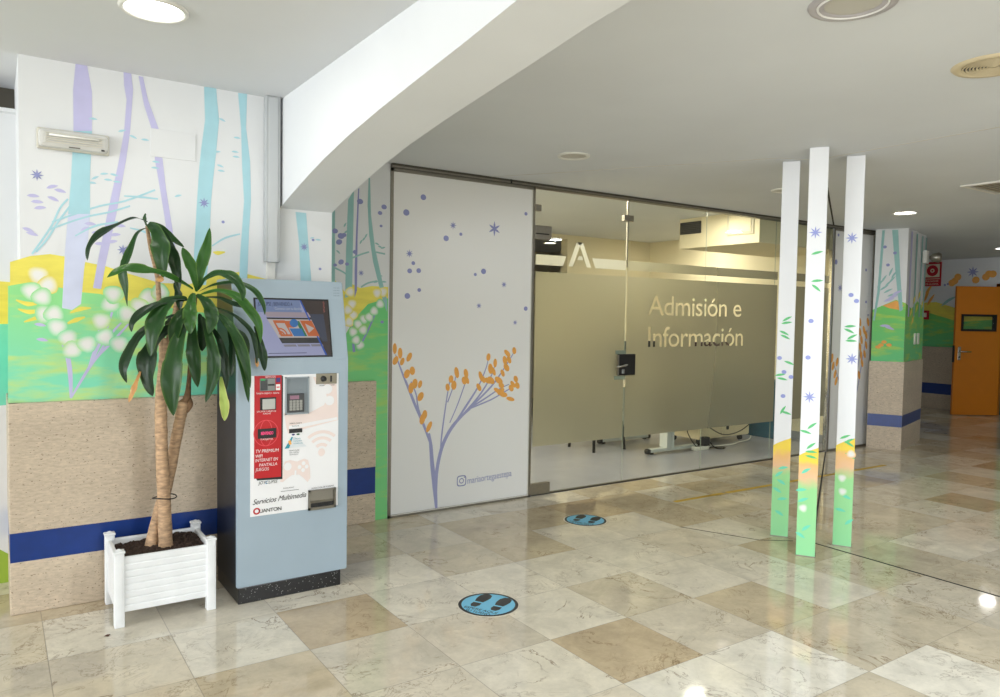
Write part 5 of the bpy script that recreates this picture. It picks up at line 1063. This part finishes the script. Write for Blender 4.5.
V2.wpoly([(FX-.02, mid_+w_*.42, zm-h_*.27), (FX-.02, mid_-w_*.42, zm-h_*.27), (FX-.02, mid_-w_*.42, zm+h_*.27), (FX-.02, mid_+w_*.42, zm+h_*.27)], SCR, 0); V2.wpoly([(FX-.02, mid_+w_*.36, zm-h_*.23), (FX-.02, mid_-w_*.36, zm-h_*.23), (FX-.02, mid_-w_*.36, zm+h_*.23), (FX-.02, mid_+w_*.36, zm+h_*.23)], SCR, 1)
cc = Vector((FX-.02, mid_, zm)); V2.well(cc, w_*.34, w_*.34, 0, SR, 2, 24); V2.well(cc, w_*.13, w_*.13, 0, SCR, 3, 20); V2.well(cc, w_*.06, w_*.06, 0, SR, 4, 16)
V2.wpoly([(FX-.02, mid_+w_*.46, z0+h_*.29), (FX-.02, mid_-w_*.46, z0+h_*.29), (FX-.02, mid_-w_*.46, z0+h_*.31), (FX-.02, mid_+w_*.46, z0+h_*.31)], SCR, 0)
yv = Vector((0, -1, 0)); zv = Vector((0, 0, 1))
V2.text('PULSADOR', Vector((FX-.02, mid_+w_*.38, z0+h_*.17)), yv, zv, w_*.76, h_*.07, SCR, 1); V2.text('DE ALARMA', Vector((FX-.02, mid_+w_*.38, z0+h_*.05)), yv, zv, w_*.76, h_*.07, SCR, 1)
V2.build('symbol', t)
p = on_x(926, 315, FX); m = MB(); m.box((FX-.05, p.y-.06, p.z-.08), (FX, p.y+.06, p.z+.08), SR, bev=.008); m.box((FX-.056, p.y-.035, p.z-.04), (FX-.048, p.y+.035, p.z+.04), SCR, bev=.002); tag(m.build('alarm_call_point'), 'small red alarm call box on wall below the fire sign', 'alarm button')
# orange door leaf standing ajar
ORD = mat('orange door laminate', rgb(206, 122, 14), .4, noise=.03); HA, HB = Vector((13.16, 6.0, 0)), Vector((13.78, 5.58, 0))
door = thing('door_2', 'orange door ajar with small dark framed window and steel handle', 'door', HB); door['kind'] = 'structure'
dx = (HB-HA); dw = dx.length; ang = math.atan2(dx.y, dx.x); DMx = Matrix.Translation(HA) @ Matrix.Rotation(ang, 4, 'Z')
DH = 2.14; wx0, wx1, wz0, wz1 = dw*.12, dw*.90, 1.40, 1.68
m = MB(); m.box((0, 0, .01), (wx0, .045, DH), ORD, DMx); m.box((wx1, 0, .01), (dw, .045, DH), ORD, DMx); m.box((wx0, 0, .01), (wx1, .045, wz0), ORD, DMx); m.box((wx0, 0, wz1), (wx1, .045, DH), ORD, DMx); m.build('leaf_panel', door)
m = MB(); wb = .035
for bx in (((wx0, wz0), (wx0+wb, wz1)), ((wx1-wb, wz0), (wx1, wz1)), ((wx0, wz0), (wx1, wz0+wb)), ((wx0, wz1-wb), (wx1, wz1))): m.box((bx[0][0], -.012, bx[0][1]), (bx[1][0], .057, bx[1][1]), BLACK, DMx)
vf = m.build('vision_frame', door); m = MB(); m.box((wx0+wb, .018, wz0+wb), (wx1-wb, .026, wz1-wb), GLASS, DMx); m.build('vision_pane', vf)
m = MB(); m.box((.05, -.012, .92), (.1, 0, 1.14), CHROME, DMx, bev=.004); m.tube([DMx @ Vector(v) for v in ((.075, -.01, 1.06), (.075, -.055, 1.06), (.11, -.06, 1.06), (.24, -.06, 1.06))], .012, CHROME, 10); m.tube([DMx @ Vector((.075, -.012, .97)), DMx @ Vector((.075, -.02, .97))], .013, BLACK, 10); m.build('door_handle', door)
m = MB(); m.box((-.006, -.002, .88), (.004, .047, 1.16), BLACK, DMx); m.build('lock_edge', door)
m = MB(); m.box((FX-.05, 4.6, 0), (FX+.05, 4.7, 2.2), ORD); m.box((FX-.05, 5.62, 0), (FX+.05, 5.72, 2.2), ORD); m.box((FX-.05, 4.6, 2.1), (FX+.05, 5.72, 2.2), ORD); struct(m.build('trim_5'))
m = MB(); m.box((FX+.02, 4.7, 0), (FX+.06, 5.62, .75), mat('deep teal paint', rgb(40, 100, 90), .5)); m.box((FX+.02, 4.7, .75), (FX+.06, 5.62, 2.1), GR3); struct(m.build('wall_beyond'))

# ---------------------------------------------------------------- the hall behind the camera (reflected in glass and floor) and its windows
HALL = mat('pale hall paint', rgb(206, 202, 190), .8)
m = MB(); m.box((-9.2, -5.6, 0), (14.3, -5.5, .5), HALL); m.box((-9.2, -5.6, 2.3), (14.3, -5.5, ZL+.1), HALL)
for xa, xb in ((-9.2, .4), (3.2, 4.2), (7.5, 14.3)): m.box((xa, -5.6, .5), (xb, -5.5, 2.3), HALL)
struct(m.build('wall_rear'))
m = MB(); m.box((-9.3, -5.6, 0), (-9.2, 5.2, .3), HALL); m.box((-9.3, -5.6, 2.7), (-9.2, 5.2, ZL+.1), HALL); m.box((-9.3, 3.6, .3), (-9.2, 5.2, 2.7), HALL); m.box((-9.3, -5.6, .3), (-9.2, -5.0, 2.7), HALL); struct(m.build('wall_window_side'))
def daylight(loc, rot, sx, sy, e, col=(.94, .975, 1.)):
    ld = bpy.data.lights.new('daylight', 'AREA'); ld.shape = 'RECTANGLE'; ld.size = sx; ld.size_y = sy; ld.energy = e; ld.color = col
    o = bpy.data.objects.new('daylight', ld); o.location = loc; o.rotation_euler = rot; C.objects.link(o); return o
daylight((-8.9, -.7, 1.5), (0, -PI/2, 0), 2.4, 8.5, 880)           # entrance glazing at the far side of the hall
daylight((3.8, -5.45, 1.4), (PI/2, 0, 0), 3.3, 1.8, 30)
m = MB()                                                             # unseen hall lights added to brighten the floor; only the last mirrors in glass
for x, y, e in ((2.0, -3.2, 125), (2.3, -1.3, 140), (3.4, -3.0, 80), (6.6, 1.74, 8)):
    m.lathe([(0, -.004), (.1, -.004), (.12, -.004)], GLOW, (x, y, ZC)); m.lathe([(.118, -.004), (.126, -.012), (.14, -.004), (.14, 0)], WHITEP, (x, y, ZC)); lamp(x, y, ZC-.03, e, .22, (.88, .95, 1))
m.build('unseen_lamps', ceiling)

w = bpy.data.worlds.new('world'); bpy.context.scene.world = w; w.use_nodes = True
w.node_tree.nodes['Background'].inputs[0].default_value = (.75, .85, 1, 1); w.node_tree.nodes['Background'].inputs[1].default_value = .3
vs_ = bpy.context.scene.view_settings; vs_.view_transform = 'Standard'; vs_.look = 'None'; vs_.gamma = 1; vs_.use_curve_mapping = False; vs_.exposure = -0.12
